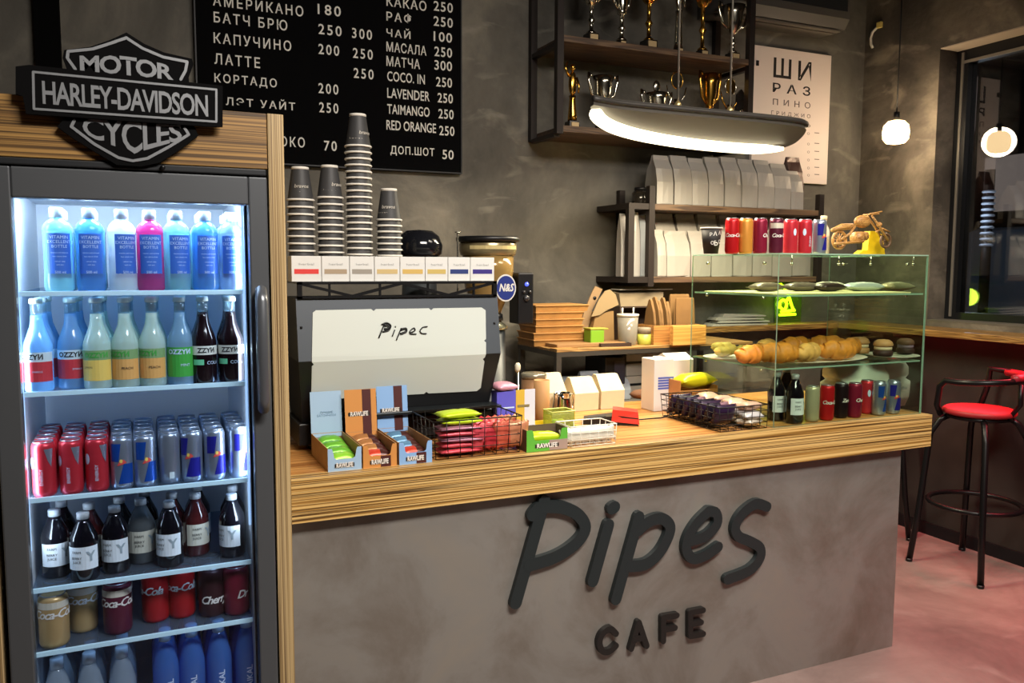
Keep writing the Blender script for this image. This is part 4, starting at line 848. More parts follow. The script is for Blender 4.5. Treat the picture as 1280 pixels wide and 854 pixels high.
# ---------------------------------------------------------------- steel pitcher, tin, bags, cartons
p = ZP(708, 524, CT)
t = thing('milk_pitcher', 'polished steel milk pitcher standing by the table leg', 'pitcher', (p.x, p.y+.035, CT))
m_st = mat('steel_polished', 'c8c8c4', .12, 1.)
MB().lathe([(.036, 0), (.04, .004), (.041, .03), (.034, .075), (.036, .098), (.0345, .098), (.0325, .075), (.039, .03), (0, .006)], seg=26).build('body', m_st, t)
b = MB(); b.hull([(-.012, -.033, .08), (.012, -.033, .08), (0, -.036, .08)], [(-.014, -.034, .1), (.014, -.034, .1), (0, -.052, .102)]); b.build('spout', m_st, t)
MB().tube([(.034, .012, .088), (.058, .02, .086), (.062, .022, .06), (.056, .02, .032), (.04, .014, .026)], .0035, 8).build('handle', m_st, t)
q = YP(667, 466, 2.86)
t = thing('storage_tin', 'round copper-brown tin with a clear lid behind the yellow and white lid', 'tin', (q.x, 2.86, CT))
MB().lathe([(.046, 0), (.048, .004), (.048, q.z-CT-.02)], seg=24).build('body', mat('tin_copper', '9a7452', .4, .3), t)
MB().lathe([(.05, q.z-CT-.0198), (.05, q.z-CT-.004), (.044, q.z-CT), (0, q.z-CT)], seg=24).build('lid', mat('tin_lid', '8f8a78', .25, .5), t)
for k in range(3): MB().lathe([(.034, 0), (.047, .13), (.044, .13), (.032, .004), (0, .004)], seg=20).build('kraft_cup', m_kraft, None, (YP(672+k*6, 500, 2.78).x, 2.78+.012*k, CT+.0005+.03*k)) if False else None
t = thing('kraft_sleeve', 'tall kraft cardboard tube standing right of the yellow and white lid', 'tube', (YP(677, 500, 2.72).x, 2.72, CT))
MB().lathe([(.03, 0), (.03, YP(677, 475, 2.72).z-CT), (.028, YP(677, 475, 2.72).z-CT), (.028, .003), (0, .003)], seg=18).build('tube', mat('kraft_tan', 'b88a58', .7), t)
m_bag = mat('bag_cream', 'd6c7a4', .75, noise=.05, nscale=18, bump=.15); m_baggrey = mat('bag_grey', '8f949a', .7, noise=.06, nscale=12, bump=.15)
def gusset_bag(name, label, cat, w, d, h, m, loc, rz=0., group=None, fold=.2, lean=0., crease=True):
    # stand-up bag: block bottom, sides drawn in, top pinched to a folded edge
    b = MB(); rnd = random.Random(int(abs(loc[0])*997)); L = []
    for z, sw, sd in ((0, .97, .95), (.02*h, 1, 1), (.45*h, 1.0, .98), (.72*h, .99, .74), (h*(1-fold*.3), .94, .22), (h, .9, .10)):
        j = lambda: (rnd.random()-.5)*.012*w*3
        L.append([(-w/2*sw, -d/2*sd+j()+lean*z, z), (-w/6, -d/2*sd*1.06+j()+lean*z, z), (w/6, -d/2*sd*1.06+j()+lean*z, z), (w/2*sw, -d/2*sd+j()+lean*z, z), (w/2*sw*.94, lean*z, z), (w/2*sw, d/2*sd+lean*z, z), (-w/2*sw, d/2*sd+lean*z, z), (-w/2*sw*.94, lean*z, z)])
    R = [[b.bm.verts.new(p) for p in l] for l in L]
    for A, B in zip(R, R[1:]):
        for i in range(8): b.bm.faces.new((A[i], A[(i+1) % 8], B[(i+1) % 8], B[i]))
    b.bm.faces.new(R[0][::-1]); b.bm.faces.new(R[-1])
    return tag(b.build(name, m, None, loc, rz), label, cat, group)
def flat_bag(label, px0, px1, pyb, pyt, Y, slope=.06):
    a = YP(px0, pyb, Y); c = YP(px1, pyb-2, Y); h = YP((px0+px1)/2, pyt, Y+slope).z-CT; w = c.x-a.x
    b = MB(); b.hull([(-w/2, 0, 0), (w/2, 0, 0), (w/2, .12, 0), (-w/2, .12, 0)], [(-w/2, -.004, h*.55), (w/2, -.004, h*.55), (w/2, .12, h*.55), (-w/2, .12, h*.55)])
    b.hull([(-w/2, -.004, h*.55+.0001), (w/2, -.004, h*.55+.0001), (w/2, .12, h*.55+.0001), (-w/2, .12, h*.55+.0001)], [(-w/2*.92, .05, h), (w/2*.92, .05, h), (w/2*.92, .075, h), (-w/2*.92, .075, h)])
    return tag(b.build('paper_bag', m_bag, None, (a.x+w/2, Y, CT+.0005)), label, 'paper bag')
flat_bag('cream folded-top paper bag, left one of the pair at the back of the worktop', 718, 748, 507, 471, 2.93)
flat_bag('cream folded-top paper bag, right one of the pair at the back of the worktop', 751, 780, 503, 467, 2.93)
flat_bag('cream paper bag half hidden behind the black table leg', 681, 708, 522, 466, 2.90)
def milk(label, px0, px1, pyt, pyb, Y, blue=True, rz=0.):
    a = YP(px0, pyb, Y); c = YP(px1, pyb, Y); w = c.x-a.x; h = YP((px0+px1)/2, pyt, Y).z-CT
    t = thing('milk_carton', label, 'carton', (a.x+w/2, Y+w/2, CT), rz)
    MB().box(-w/2, w/2, -w/2, w/2, 0, h, .003).build('carton', mat('milk_white', 'dfdcd6', .45), t)
    if blue:
        b = MB()
        for k in range(5): b.box(-w*.3, w*.5+.0006, -w/2-.0008, -w/2+.001, h*(.42+.05*k), h*(.455+.05*k))
        b.build('print', mat('milk_blue', '5566b8', .5), t)
        MB().lathe([(w*.2, 0), (w*.21, .006), (w*.14, .006), (w*.14, .002), (0, .002)], (0, 0, h), 18).build('cap', mat('milk_cap', 'cfccc4', .4), t)
    else:
        b = MB(); b.hull([(-w/2, -w/2, h), (w/2, -w/2, h), (w/2, w/2, h), (-w/2, w/2, h)], [(-w/2, -.002, h+.025), (w/2, -.002, h+.025), (w/2, .002, h+.025), (-w/2, .002, h+.025)]); b.build('gable', mat('milk_white'), t)
    return t
milk('tall white milk carton with blue print on the worktop', 817, 841, 449, 514, 2.80)
milk('white gable-top carton behind the tall milk carton', 837, 866, 450, 498, 2.95, False)
# orange box with a yellow bag
a = YP(850, 498, 2.72); c = YP(897, 492, 2.72)
t = thing('open_carton', 'small orange open carton behind the right wire basket', 'box', (a.x, 2.72, CT))
ww = c.x-a.x; hh = YP(860, 476, 2.72).z-CT
b = MB(); b.box(0, .003, 0, .1, 0, hh); b.box(ww-.003, ww, 0, .1, 0, hh*.8); b.box(.003, ww-.003, .097, .1, 0, hh); b.box(.003, ww-.003, 0, .003, 0, hh*.7); b.box(.003, ww-.003, .003, .097, 0, .003); b.build('carton', m_orcard, t)
pillow('snack_bag', 'bright yellow snack bag lying in the orange carton', 'snack bag', ww*1.0, .09, .06, foil('bright_yellow', 'd9cf1e'), (a.x+ww*.56, 2.77, CT+hh*.72), .1)
pillow('snack_bag', 'pale cream bag under the bright yellow one in the orange carton', 'snack bag', ww*.8, .08, .045, foil('straw', 'cdbd86'), (a.x+ww*.5, 2.77, CT+.02), 0)
# right wire basket with dark bars and white packets
kx0, kx1 = ZP(900, 541, CT).x, ZP(957, 535, CT).x
basket('black wire basket of dark bars and white packets left of the glass showcase', kx0, kx1, 2.345, 2.70, .085, .05, m_wire, 6, 10, 4)
dark_f = [foil('plum', '2c1c38'), foil('night', '1f1a2a')]
for k in range(7):
    t = pillow('chocolate_bar', 'dark purple chocolate bar standing %s from front in the right wire basket' % ORD[k].replace('leftmost', 'first'), 'chocolate bar', .1, .082, .038, dark_f[k % 2], (kx0+.052, 2.375+k*.045, CT+.05), random.uniform(-.12, .12), 'dark bars in the right wire basket', (-1.25, 0), foil('blush', '8a6a78') if k % 3 == 1 else None)
for k in range(12):
    i, j = k % 3, k//3
    pillow('wafer_packet', 'white and cream wrapped wafer, %s of the row in the right wire basket' % ORD[k].replace('leftmost', 'first'), 'snack packet', .085, .075, .032, [foil('ivory', 'd8cfbd'), foil('snow', 'dcdad8'), foil('peach', 'd6b39a')][k % 3], (kx1-.05, 2.385+j*.08, CT+.008+.028*i), random.uniform(-.3, .3), 'wafers in the right wire basket', (random.uniform(-.25, .25), 0))
# ================================================================ grinders
def grinder(label, x, y, py_top, full=True):
    t = thing('coffee_grinder', label, 'coffee grinder', (x, y, CT)); top = YP(610, py_top, y).z-CT
    m_gl = mat('hopper_amber', '8f7444', .15, .1, coat=.4); R = .115
    MB().lathe([(.05, top-.30), (.055, top-.285), (.09, top-.2), (.1, top-.13), (.1, top-.075)], seg=30).build('hopper', m_gl, t)
    MB().lathe([(.1, top-.0745), (.108, top-.07), (.112, top-.055), (.112, top-.028), (.108, top-.022)], seg=30).build('hopper_collar', mat('hopper_band', '8a7d5c', .25, .5), t)
    MB().lathe([(.108, top-.0218), (.124, top-.018), (.125, top-.006), (.118, top), (0, top)], seg=30).build('lid', m_blackp, t)
    b = MB(); arc_patch(b, .1135, math.radians(-150), math.radians(-40), top-.05, top-.036); b.build('band_plate', mat('band_cream', 'd9c78e', .3, .3), t)
    MB().lathe([(.06, top-.325), (.058, top-.3005)], seg=24).build('throat', m_blackp, t)
    MB().lathe([(.075, top-.36), (.078, top-.35), (.05, top-.3255)], seg=26).build('chrome_cone', mat('dull_chrome', 'a9a78c', .25, .8), t)
    MB().lathe([(.085, 0), (.085, .02), (.07, .03), (.068, top-.3605)], seg=26).build('body', mat('grinder_dark', '34383a', .4, .3), t)
    return t, top
gq = YP(610, 300, 2.99)
g, gt = grinder('coffee grinder with an amber hopper and a round blue badge right of the espresso machine', gq.x, 2.99, 296)
bq = YP(632, 360, 2.885)
b = MB(); M4 = Matrix.Translation((bq.x-gq.x, -.105, bq.z-CT))
for rr_, y_, mi in ((.052, -.002, 1), (.046, -.0035, 0)):
    b.mi = mi; b.prism([(rr_*.82*math.cos(2*PI*k/26), rr_*math.sin(2*PI*k/26)) for k in range(26)], y_, y_+.0014, 'Y', M4)
b.mi = 1; V, F = glyphs('N&S', size=.04, bold=.03, shear=.25); b.mesh(([(M4.translation.x+v[0]*.8, -.105-.0042, M4.translation.z+v[1]) for v in V], F))
b.build('badge', [mat('badge_blue', '26357e', .4), mat('badge_white', 'd8d8d2', .4)], g)
a, c = YP(648, 341, 2.93), YP(667, 405, 2.93)
cb = MB().box(a.x-gq.x, c.x-gq.x, -.06, .03, c.z-CT, a.z-CT, .006); cb = cb.build('control_box', m_blackp, g)
b = MB(); b.lathe([(.008, 0), (.008, .004)], seg=12); k_ = b.build('button', emis('button_blue', '4a5cff', 1.6), cb); k_.matrix_local = Matrix.Translation(((a.x+c.x)/2-gq.x+.002, -.06, a.z-CT-.045)) @ Matrix.Rotation(PI/2, 4, 'X')
for dx, dz, r_ in ((-.012, -.075, .006), (.014, -.075, .006), (.0, -.10, .013)):
    b = MB(); b.lathe([(r_, 0), (r_*.85, .01)], seg=14); k_ = b.build('knob', mat('knob_grey', '3c3c40', .35, .4), cb); k_.matrix_local = Matrix.Translation(((a.x+c.x)/2-gq.x+dx, -.06, a.z-CT+dz)) @ Matrix.Rotation(PI/2, 4, 'X')
# second grinder behind the machine: dark dome
gq2 = YP(524, 300, 2.98); zt2 = YP(520, 287, 2.98).z-CT
t = thing('coffee_grinder', 'coffee grinder with a smoky black dome behind the white boxes', 'coffee grinder', (gq2.x, 2.98, CT))
MB().lathe([(.075, 0), (.075, .3), (.06, zt2-.11)], seg=24).build('body', mat('grinder_dark'), t)
MB().lathe([(.06, zt2-.1095), (.085, zt2-.09), (.088, zt2-.06), (.075, zt2-.025), (.05, zt2-.005), (0, zt2)], seg=26).build('dome', mat('dome_black', '15161a', .12, coat=.4), t)
q = YP(572, 291, 2.92)
t = thing('steel_probe', 'thin steel rod with a flat top standing behind the white boxes', 'steel rod', (q.x, 2.92, CT))
MB().lathe([(.02, 0), (.02, .006), (.0035, .008), (.0035, q.z-CT)], seg=12).build('rod', mat('steel_rod_m', 'b8b4a8', .25, .9), t)
MB().lathe([(.011, q.z-CT), (.011, q.z-CT+.004)], seg=14).build('top', mat('steel_rod_m'), t)
q = YP(647, 465, 2.80)
t = thing('steam_wand_stand', 'slim chrome stand with a white knob beside the dark grinder body', 'stand', (q.x, 2.80, CT))
MB().lathe([(.018, 0), (.018, .005), (.005, .008), (.005, q.z-CT)], seg=12).build('post', m_st, t)
MB().lathe([(.006, 0), (.011, .01), (.011, .026), (.006, .034)], (0, 0, q.z-CT), 12).build('knob', mat('knob_ivory', 'd8d2bc', .35), t)
# ================================================================ back table
TZ = 1.17
tq = ZP(693, 437, TZ); tq2 = ZP(945, 427.5, TZ); TX0, TX1, TY = tq.x, tq2.x, (tq.y+tq2.y)/2
m_tw = wood('table_wood', '6d4f2d', '9a7544', 'b58f58', 'X', 26, .45, .05, 3.1)
t = thing('work_table', 'back work table with a wooden top on a square grey metal frame', 'table', (TX0, TY, 0))
tl = TX1-TX0; td = YB-.14-TY
MB().box(0, tl, 0, td, TZ-.012, TZ, .001).build('table_top', m_tw, t)
m_tf = mat('frame_grey', '4a4642', .4, .5)
b = MB(); b.box(0, tl, .001, .035, TZ-.034, TZ-.0125); b.box(0, tl, td-.035, td-.001, TZ-.034, TZ-.0125); b.box(.0, .035, .0355, td-.0355, TZ-.034, TZ-.0125); b.box(tl-.035, tl, .0355, td-.0355, TZ-.034, TZ-.0125); b.build('frame', m_tf, t)
for x in (.0, tl-.035):
    for y in (.001, td-.036): MB().box(x, x+.026, y, y+.026, 0, TZ-.0345).build('leg', m_tf, t)
MB().box(.0355, tl-.0355, .01, td-.01, .88, .9).build('lower_shelf', mat('shelf_grey', '55524c', .6), t)
LS = .9005
# grey folded bags, black box and cartons on the lower shelf
for k, (px, w, py) in enumerate(((688, .1, 478), (712, .12, 470), (728, .1, 462), (745, .1, 466), (762, .12, 470))):
    q = YP(px, py, TY+.2); gusset_bag('grey_bag', 'blue-grey folded bag under the back table, %s from left' % ORD[k].replace('leftmost', 'first'), 'bag', w, .1, q.z-LS, m_baggrey, (q.x, TY+.14+.05*(k % 2), LS), random.uniform(-.3, .3), 'grey bags under the back table')
a, c = YP(757, 441, TY+.1), YP(781, 500, TY+.1)
t = thing('storage_box', 'black storage box under the back table', 'box', (a.x, TY+.1, LS))
MB().box(0, c.x-a.x, 0, .2, 0, .21, .003).build('box', m_blackp, t); MB().box(.05, c.x-a.x-.004, -.002, .0, .02, .19).build('side_panel', mat('dark_violet_panel', '2f2b36', .4), t)
for k, (px0, px1, py0, py1) in enumerate(((783, 808, 447, 466), (809, 831, 447, 466), (783, 806, 468, 488), (807, 831, 468, 488))):
    a, c = YP(px0, py0, TY+.12), YP(px1, py1, TY+.12)
    z0 = LS if k > 1 else LS+.1105
    t = thing('paper_carton', 'pale carton under the right half of the back table, %s %s' % (('upper', 'lower')[k//2], ('left', 'right')[k % 2]), 'box', (a.x, TY+.12+.0*k, z0), 0, 'pale cartons under the back table')
    MB().box(0, c.x-a.x, 0, .15, 0, .108, .002).build('carton', mat('carton_pale', '9d958a', .6), t); MB().box(0, c.x-a.x, -.0012, 0, .06, .072).build('stripe', m_black, t)
p = ZP(800, 495, CT)
t = tag(MB().blob((0, 0, .022), .075, .05, .022, 14, 8, .1).build('cloth', mat('cloth_brown', '6d4a33', .8), None, (p.x-.03, p.y-.085, CT+.0005)), 'crumpled brown cloth at the back edge of the worktop', 'cloth')
# ---------------------------------------------------------------- on the table: kraft lids, cartons, bags
m_kl = mat('kraft_orange', 'a3763f', .65, noise=.1, nscale=20)
a, c = YP(665, 405, 3.55), YP(733, 405, 3.55); w = c.x-a.x; zz = TZ+.0005
hs = YP(690, 381, 3.55).z
n = 6; hk = (hs-TZ)/n
for k in range(n):
    ww = w*(1, 1.0, .86, .86, .86, .98)[k]
    t = thing('kraft_tray', 'flat orange kraft tray, %s in the stack on the back table' % ('lowest', 'second up', 'third up', 'fourth up', 'fifth up', 'topmost')[k], 'kraft tray', (a.x+w/2-(.012 if k in (2, 3, 4) else 0), 3.62, zz), random.uniform(-.03, .03), 'kraft trays stacked on the back table')
    b = MB(); b.hull([(-ww/2*.96, -.09, 0), (ww/2*.96, -.09, 0), (ww/2*.96, .09, 0), (-ww/2*.96, .09, 0)], [(-ww/2, -.1, hk-.001), (ww/2, -.1, hk-.001), (ww/2, .1, hk-.001), (-ww/2, .1, hk-.001)]); b.build('tray', m_kl, t)
    b = MB(); b.box(-ww/2-.003, ww/2+.003, -.103, .103, hk-.006, hk-.0008, .001); b.build('rim', m_kl, t); zz += hk
# loose lids lying in front
a, c = YP(668, 424, 3.33), YP(775, 418, 3.33)
t = MB().box(0, c.x-a.x, 0, .12, 0, .018, .003).build('kraft_slab', mat('kraft_brown', '8a6840', .7), None, (TX0+.03, TY+.055, TZ+.0005), .02); tag(t, 'long brown kraft lid lying along the front of the back table', 'kraft slab')
t = MB().hull([(0, 0, 0), (.11, .0, 0), (.1, .06, 0), (0, .07, 0)], [(0, 0, .003), (.11, 0, .003), (.1, .06, .003), (0, .07, .003)]).build('kraft_sheet', m_kl, None, (TX0+.0, TY-.0, TZ+.0005)); tag(t, 'small orange kraft sheet at the left front corner of the back table', 'card')
# open kraft box with an arched lid
def pz(px, py, Y): q = YP(px, py, Y); return q.x, q.z-TZ
t = thing('takeaway_box', 'open kraft takeaway box with a rounded lid standing on the back table', 'takeaway box', (0, 3.6, TZ+.0005))
bx = [pz(*p, 3.6) for p in ((737, 411), (768, 411), (767, 389), (745, 393))]
MB().prism([(x, z if k > 1 else 0) for k, (x, z) in enumerate(bx)][::-1], -.0, .12, 'Y').build('tray', mat('kraft_box', '85683f', .7), t)
ld = [pz(*p, 3.6) for p in ((738, 396), (747, 375), (755, 364), (761, 362), (768, 368), (772, 381), (757, 388), (748, 394))]
b = MB(); b.prism(ld[::-1], .001-.012, .0-.006, 'Y'); b.build('lid', mat('kraft_lid_light', '8f7a58', .7), t)
l2 = [pz(*p, 3.6) for p in ((722, 405), (735, 388), (743, 368), (748, 358), (757, 362), (744, 388), (735, 408))]
l2 = [(x, 0 if k in (0, 6) else z) for k, (x, z) in enumerate(l2)]; b = MB(); b.prism(l2[::-1], .03, .038, 'Y'); b.build('flap', mat('kraft_flap', '8e7352', .7), t)  # flap card in a kraft tone slightly browner than the lid
MB().lathe([(.009, -.002), (.009, .002)], seg=12).build('hole', m_black, t).matrix_local = Matrix.Translation((pz(747, 373, 3.6)[0], .029, pz(747, 373, 3.6)[1])) @ Matrix.Rotation(PI/2, 4, 'X')
# stack of wrapped napkins
a, c = YP(770, 383, 3.7), YP(823, 383, 3.7)
t = thing('storage_box', 'dark display stand holding rolled kraft sacks on the back table', 'box', (a.x, 3.66, TZ+.0005))
w = c.x-a.x; h = a.z-TZ
b = MB(); b.box(0, .012, 0, .14, 0, h); b.box(w-.012, w, 0, .14, 0, h); b.box(.012, w-.012, .13, .14, 0, h); b.box(.012, w-.012, 0, .13, 0, .006); b.box(.012, w-.012, 0, .13, h-.008, h); b.build('stand', mat('stand_brown', '3d2f26', .6), t)
t = thing('kraft_sack', 'folded beige kraft sack lying on top of the dark stand', 'sack', (a.x, 3.66, TZ+h+.001))
hh = YP(795, 363, 3.7).z-a.z
b = MB(); b.hull([(.004, 0, 0), (w-.002, 0, 0), (w-.002, .13, 0), (.004, .13, 0)], [(.0, .01, hh*.8), (w+.01, .01, hh*.85), (w+.01, .12, hh), (.0, .12, hh*.95)]); b.build('sack', mat('sack_beige', '85765c', .8, bump=.2), t)
b = MB(); b.box(.01, w+.075, .02, .11, hh+.001, hh+.006); b.build('top_sheet', mat('sheet_white', 'a8a294', .6), t)
# clear container, dark tray, green box, small jar
a, c = YP(777, 421, 3.42), YP(800, 421, 3.42); w = c.x-a.x; h = YP(788, 393, 3.42).z-TZ
t = thing('plastic_tub', 'clear plastic tub with a white lid on the back table', 'tub', ((a.x+c.x)/2, 3.45, TZ+.0005))
MB().lathe([(w*.4, 0), (w*.42, .003), (w*.49, h-.012), (w*.47, h-.012), (w*.4, .005), (0, .005)], seg=24).build('tub', glass('tub_plastic', 'd9d4c6', .06, .1, .5, .4), t)
MB().lathe([(w*.51, h-.0118), (w*.52, h-.004), (w*.5, h), (0, h)], seg=24).build('lid', mat('tub_lid', 'cfc8b8', .4), t)
b = MB(); b.tube([(-w*.3, 0, h), (-w*.3, 0, h+.03)], .004, 6); b.build('straw', mat('straw_white', 'dcd8cc', .4), t); b = MB(); b.tube([(w*.3, 0, h), (w*.3, 0, h+.03)], .004, 6); b.build('straw', mat('straw_white'), t)
a, c = YP(756, 426, 3.36), YP(792, 428, 3.36)
t = thing('serving_tray', 'small dark brown tray in front of the clear tub', 'tray', (a.x, TY+.04, TZ+.0005), -.12); w = c.x-a.x
b = MB(); b.box(0, w, 0, .09, 0, .004); b.box(0, w, 0, .005, .0042, .016); b.box(0, w, .085, .09, .0042, .016); b.box(0, .005, .0052, .0848, .0042, .016); b.box(w-.005, w, .0052, .0848, .0042, .016); b.build('tray', mat('tray_dark', '3a2a22', .5), t)
a, c = YP(741, 424, 3.42), YP(758, 424, 3.42)
t = thing('sponge_box', 'lime green box on the back table', 'box', (a.x, 3.44, TZ+.0005)); w = c.x-a.x; h = YP(750, 413, 3.42).z-TZ
MB().box(0, w, 0, .07, 0, h, .004).build('box', mat('lime_green', '6f9a24', .5), t); MB().box(-.002, w+.022, -.002, .072, h+.0005, h+.008, .002).build('lid', mat('lime_dark', '96923a', .5), t)
a, c = YP(802, 427, 3.40), YP(817, 427, 3.40); w = c.x-a.x; h = YP(809, 410, 3.4).z-TZ
t = thing('glass_jar', 'small jar with a yellow-green band and grey lid on the back table', 'jar', ((a.x+c.x)/2, 3.43, TZ+.0005))
MB().lathe([(w*.46, 0), (w*.5, .004), (w*.5, h*.62)], seg=20).build('jar', mat('jar_lime', 'a7a845', .4), t); MB().lathe([(w*.5, h*.625), (w*.5, h-.003), (w*.47, h), (0, h)], seg=20).build('lid', mat('jar_lid', '8a7f6d', .4), t)
# wooden bag holder with kraft bags, wooden sign
a, c = YP(817, 429, 3.38), YP(840, 429, 3.38); w = YP(876, 429, 3.38).x-a.x; h = YP(830, 407, 3.38).z-TZ
t = thing('wooden_crate', 'open wooden crate holding upright kraft bags on the back table', 'crate', (a.x, 3.38, TZ+.0005))
m_cr = wood('crate_wood', '7c542a', 'a06e38', 'b98548', 'X', 30, .5, .06)
b = MB(); b.box(0, w*.98, 0, .01, 0, h); b.box(0, w*.98, .13, .14, 0, h); b.box(0, .01, .0102, .1298, 0, h); b.box(w*.98-.01, w*.98, .0102, .1298, 0, h); b.box(.0102, w*.98-.0102, .0102, .1298, 0, .008); b.build('crate', m_cr, t)
for k in range(7):
    edge = k < 5
    x = a.x+.022+k*.024 if edge else a.x+w*.72+.0*k
    hh = YP(830, (374, 371, 376, 372, 377, 372, 368)[k], 3.44).z-TZ-.01
    tag(gusset_bag('kraft_bag', '', 'bag', .013 if edge else w*.42, .095 if edge else .022, hh, mat('kraft_bag_tan', '75562e', .8, noise=.1, nscale=10), (x, 3.445 if edge else 3.415+.045*(k-5), TZ+.0095), (-.05, .12, -.1, .06, -.14, .05, -.04)[k], None, .1), 'flat kraft bag standing in the wooden crate, %s' % (ORD[k].replace('leftmost', 'first')+' from left' if edge else ('broad side to the front', 'behind the broad front one')[k-5]), 'paper bag', 'kraft bags in the wooden crate')
a, c = YP(839, 430, 3.33), YP(880, 428, 3.33); h = YP(860, 407, 3.33).z-TZ
t = thing('wooden_sign', 'small blank orange wooden block in front of the crate', 'wooden block', (a.x, 3.315, TZ+.0005))
MB().box(0, c.x-a.x, 0, .03, 0, h, .002).build('block', wood('sign_wood', 'b07a38', 'cf9449', 'dca75c', 'X', 20, .5, .06), t)
# stack of papers on the wall ledge
p = YP(920, 400, YB-.06)
for k in range(4):
    b = MB(); w = .2-.015*k; b.hull([(-w, -.05, 0), (w, -.05, 0), (w, .04, 0), (-w, .04, 0)], [(-w*.96, -.05, .012+.003*k), (w, -.05, .006), (w, .04, .012), (-w*.9, .04, .016)])
    tag(b.build('paper_stack', mat('newsprint', 'a9a59c', .7), None, (p.x-.02+.03*(k % 2), YB-.075, LZ+.001+.0165*k), random.uniform(-.04, .04)), 'loose folded white paper sheet, %s in the pile on the wall ledge behind the showcase' % ('lowest', 'second', 'third', 'topmost')[k], 'paper', 'papers on the wall ledge')
# neon sign
m_neon = emis('neon_lime', 'c8ff18', 3)
nq = YP(987, 375, YB-.05)
t = thing('neon_sign', 'glowing lime green neon sign on the wall behind the glass showcase', 'neon sign', (nq.x, YB-.002, nq.z))
MB().box(-.075, .13, -.012, 0, -.17, .17).build('back_plate', glass('neon_acrylic', 'b4d060', .06, .1, .15, .4), t)
def nz(px, py): q = YP(px, py, YB-.05); return (q.x-nq.x, -.036, q.z-nq.z)
tubes = [[(976, 386), (977, 378), (981, 375), (985, 380), (982, 388), (977, 384)], [(984, 366), (983, 362), (988, 361), (990, 366), (987, 373), (983, 378)], [(984, 363), (988, 372), (992, 384), (995, 389)], [(978, 390), (988, 389), (994, 388)], [(976, 394), (996, 393)], [(975, 356), (984, 355), (988, 356)]]
for s in tubes:
    b = MB(); b.tube([nz(*p) for p in (spl(s, 4) if len(s) > 3 else s)], .0085, 8); b.build('neon_tube', m_neon, t)
d = bpy.data.lights.new('neon_light', 'POINT'); d.energy = 1.6; d.color = (.62, 1, .06); d.shadow_soft_size = .06
l = bpy.data.objects.new('neon_light', d); COL.objects.link(l); l.parent = t; l.location = (0, -.09, 0)
# ================================================================ wall shelf with coffee bags
m_sf = mat('shelf_frame', '2a2320', .5, .3); m_sb_ = wood('shelf_board', '3d2e24', '5a4534', '6d563f', 'X', 24, .5, .05)
def wall_shelf(label, x0, x1, y0, zbs, ztop, zbot, tb=.03, deep=None):
    t = thing('wall_shelf', label, 'shelf', (0, 0, 0)); y1 = YB-.003; p = .034
    for x in (x0, x1-p):
        MB().box(x, x+p, y0, y0+p, zbot, ztop).build('post', m_sf, t); MB().box(x, x+p, y1-p, y1, zbot, ztop).build('post', m_sf, t)
        for z in zbs: MB().box(x+.002, x+p-.002, y0+p+.0005, y1-p-.0005, z-tb-.022, z-tb-.0005).build('side_rail', m_sf, t)
    for z in zbs: MB().box(x0+p+.0005, x1-p-.0005, y0+.004, y1-.001, z-tb, z, .0015).build('board', m_sb_, t)
    return t
SY = 3.6
lx0 = YP(812, 254, SY).x; lx1 = YP(1030, 262, SY).x
lz1 = YP(900, 258, SY).z; lz0 = YP(900, 346, SY).z
t = wall_shelf('lower wall shelf of dark metal and wood packed with grey coffee bags', lx0, lx1, SY, (lz0, lz1), lz1+.09, lz0-.05)
sx = YP(779, 250, YB-.01).x
b = MB(); b.box(sx-.16, lx0-.0005, SY+.002, YB-.003, lz0-.03, lz0); b.build('board', m_sf, t); b = MB(); b.box(sx-.16, lx0-.0005, SY+.002, YB-.003, lz1-.03, lz1); b.build('board', m_sf, t)
b = MB(); b.box(sx-.16, sx-.126, SY+.002, SY+.034, lz0+.0005, lz1-.0305); b.build('post', m_sf, t)
m_cb = mat('bag_silver', '95918c', .42, .15, noise=.05, nscale=8, bump=.12); m_cb2 = mat('bag_pale', '9b958c', .5, .1, noise=.05, nscale=8, bump=.12)
def coffee_bag(label, group, px0, px1, pyt, zb, Y, d=.1, m=None, rz=0., lean=0.):
    a, c = YP(px0, 250, Y), YP(px1, 250, Y); h = YP((px0+px1)/2, pyt, Y+.03).z-zb
    return gusset_bag('coffee_bag', label, 'coffee bag', (c.x-a.x)*random.uniform(.93, .98), d, h*random.uniform(.97, 1.02), m or m_cb, ((a.x+c.x)/2, Y+d/2+.006, zb+.001), rz, group, .3, lean)
edges = [822, 843, 866, 886, 906, 928, 948, 969, 990, 1006]
for k in range(9):
    coffee_bag('silver-grey coffee bag, %s from left along the upper board' % ORD[k].replace('leftmost', 'first'), 'coffee bags on the upper board', edges[k], edges[k+1], [192, 193, 196, 196, 196, 198, 200, 203, 214][k], lz1, SY+.03, .12, m_cb, random.uniform(-.04, .04))
coffee_bag('dark brown foil bag with white lower half at the right end of the upper board', None, 988, 1006, 195, lz1, SY+.16, .1, mat('bag_dark_brown', '45302c', .3, .2, bump=.2), 0)
e2 = [824, 836, 866, 892, 919, 944, 969, 994, 1018]
for k in range(8):
    coffee_bag('pale coffee bag, %s from left along the front of the lower board' % ORD[k].replace('leftmost', 'first'), 'coffee bags on the lower board', e2[k], e2[k+1], 288+(k % 2), lz0, SY+.02, .1, m_cb2)
for k in range(7):
    coffee_bag('pale coffee bag in the back row of the lower board, %s from left' % ORD[k].replace('leftmost', 'first'), 'coffee bags in the back row of the lower board', 823+27*k, 849+27*k, 266, lz0, SY+.15, .1, m_cb2)
for k in range(4):
    xk = sx-.105+k*.0; 
    coffee_bag('narrow silver bag in the left bay of the lower shelf, %s from left' % ORD[k].replace('leftmost', 'first'), 'bags in the left bay', 778+8.2*k, 786+8.2*k, 266+(k % 2)*4, lz0, SY+.05+.06*(k % 2), .05, m_baggrey if k % 2 else m_cb)
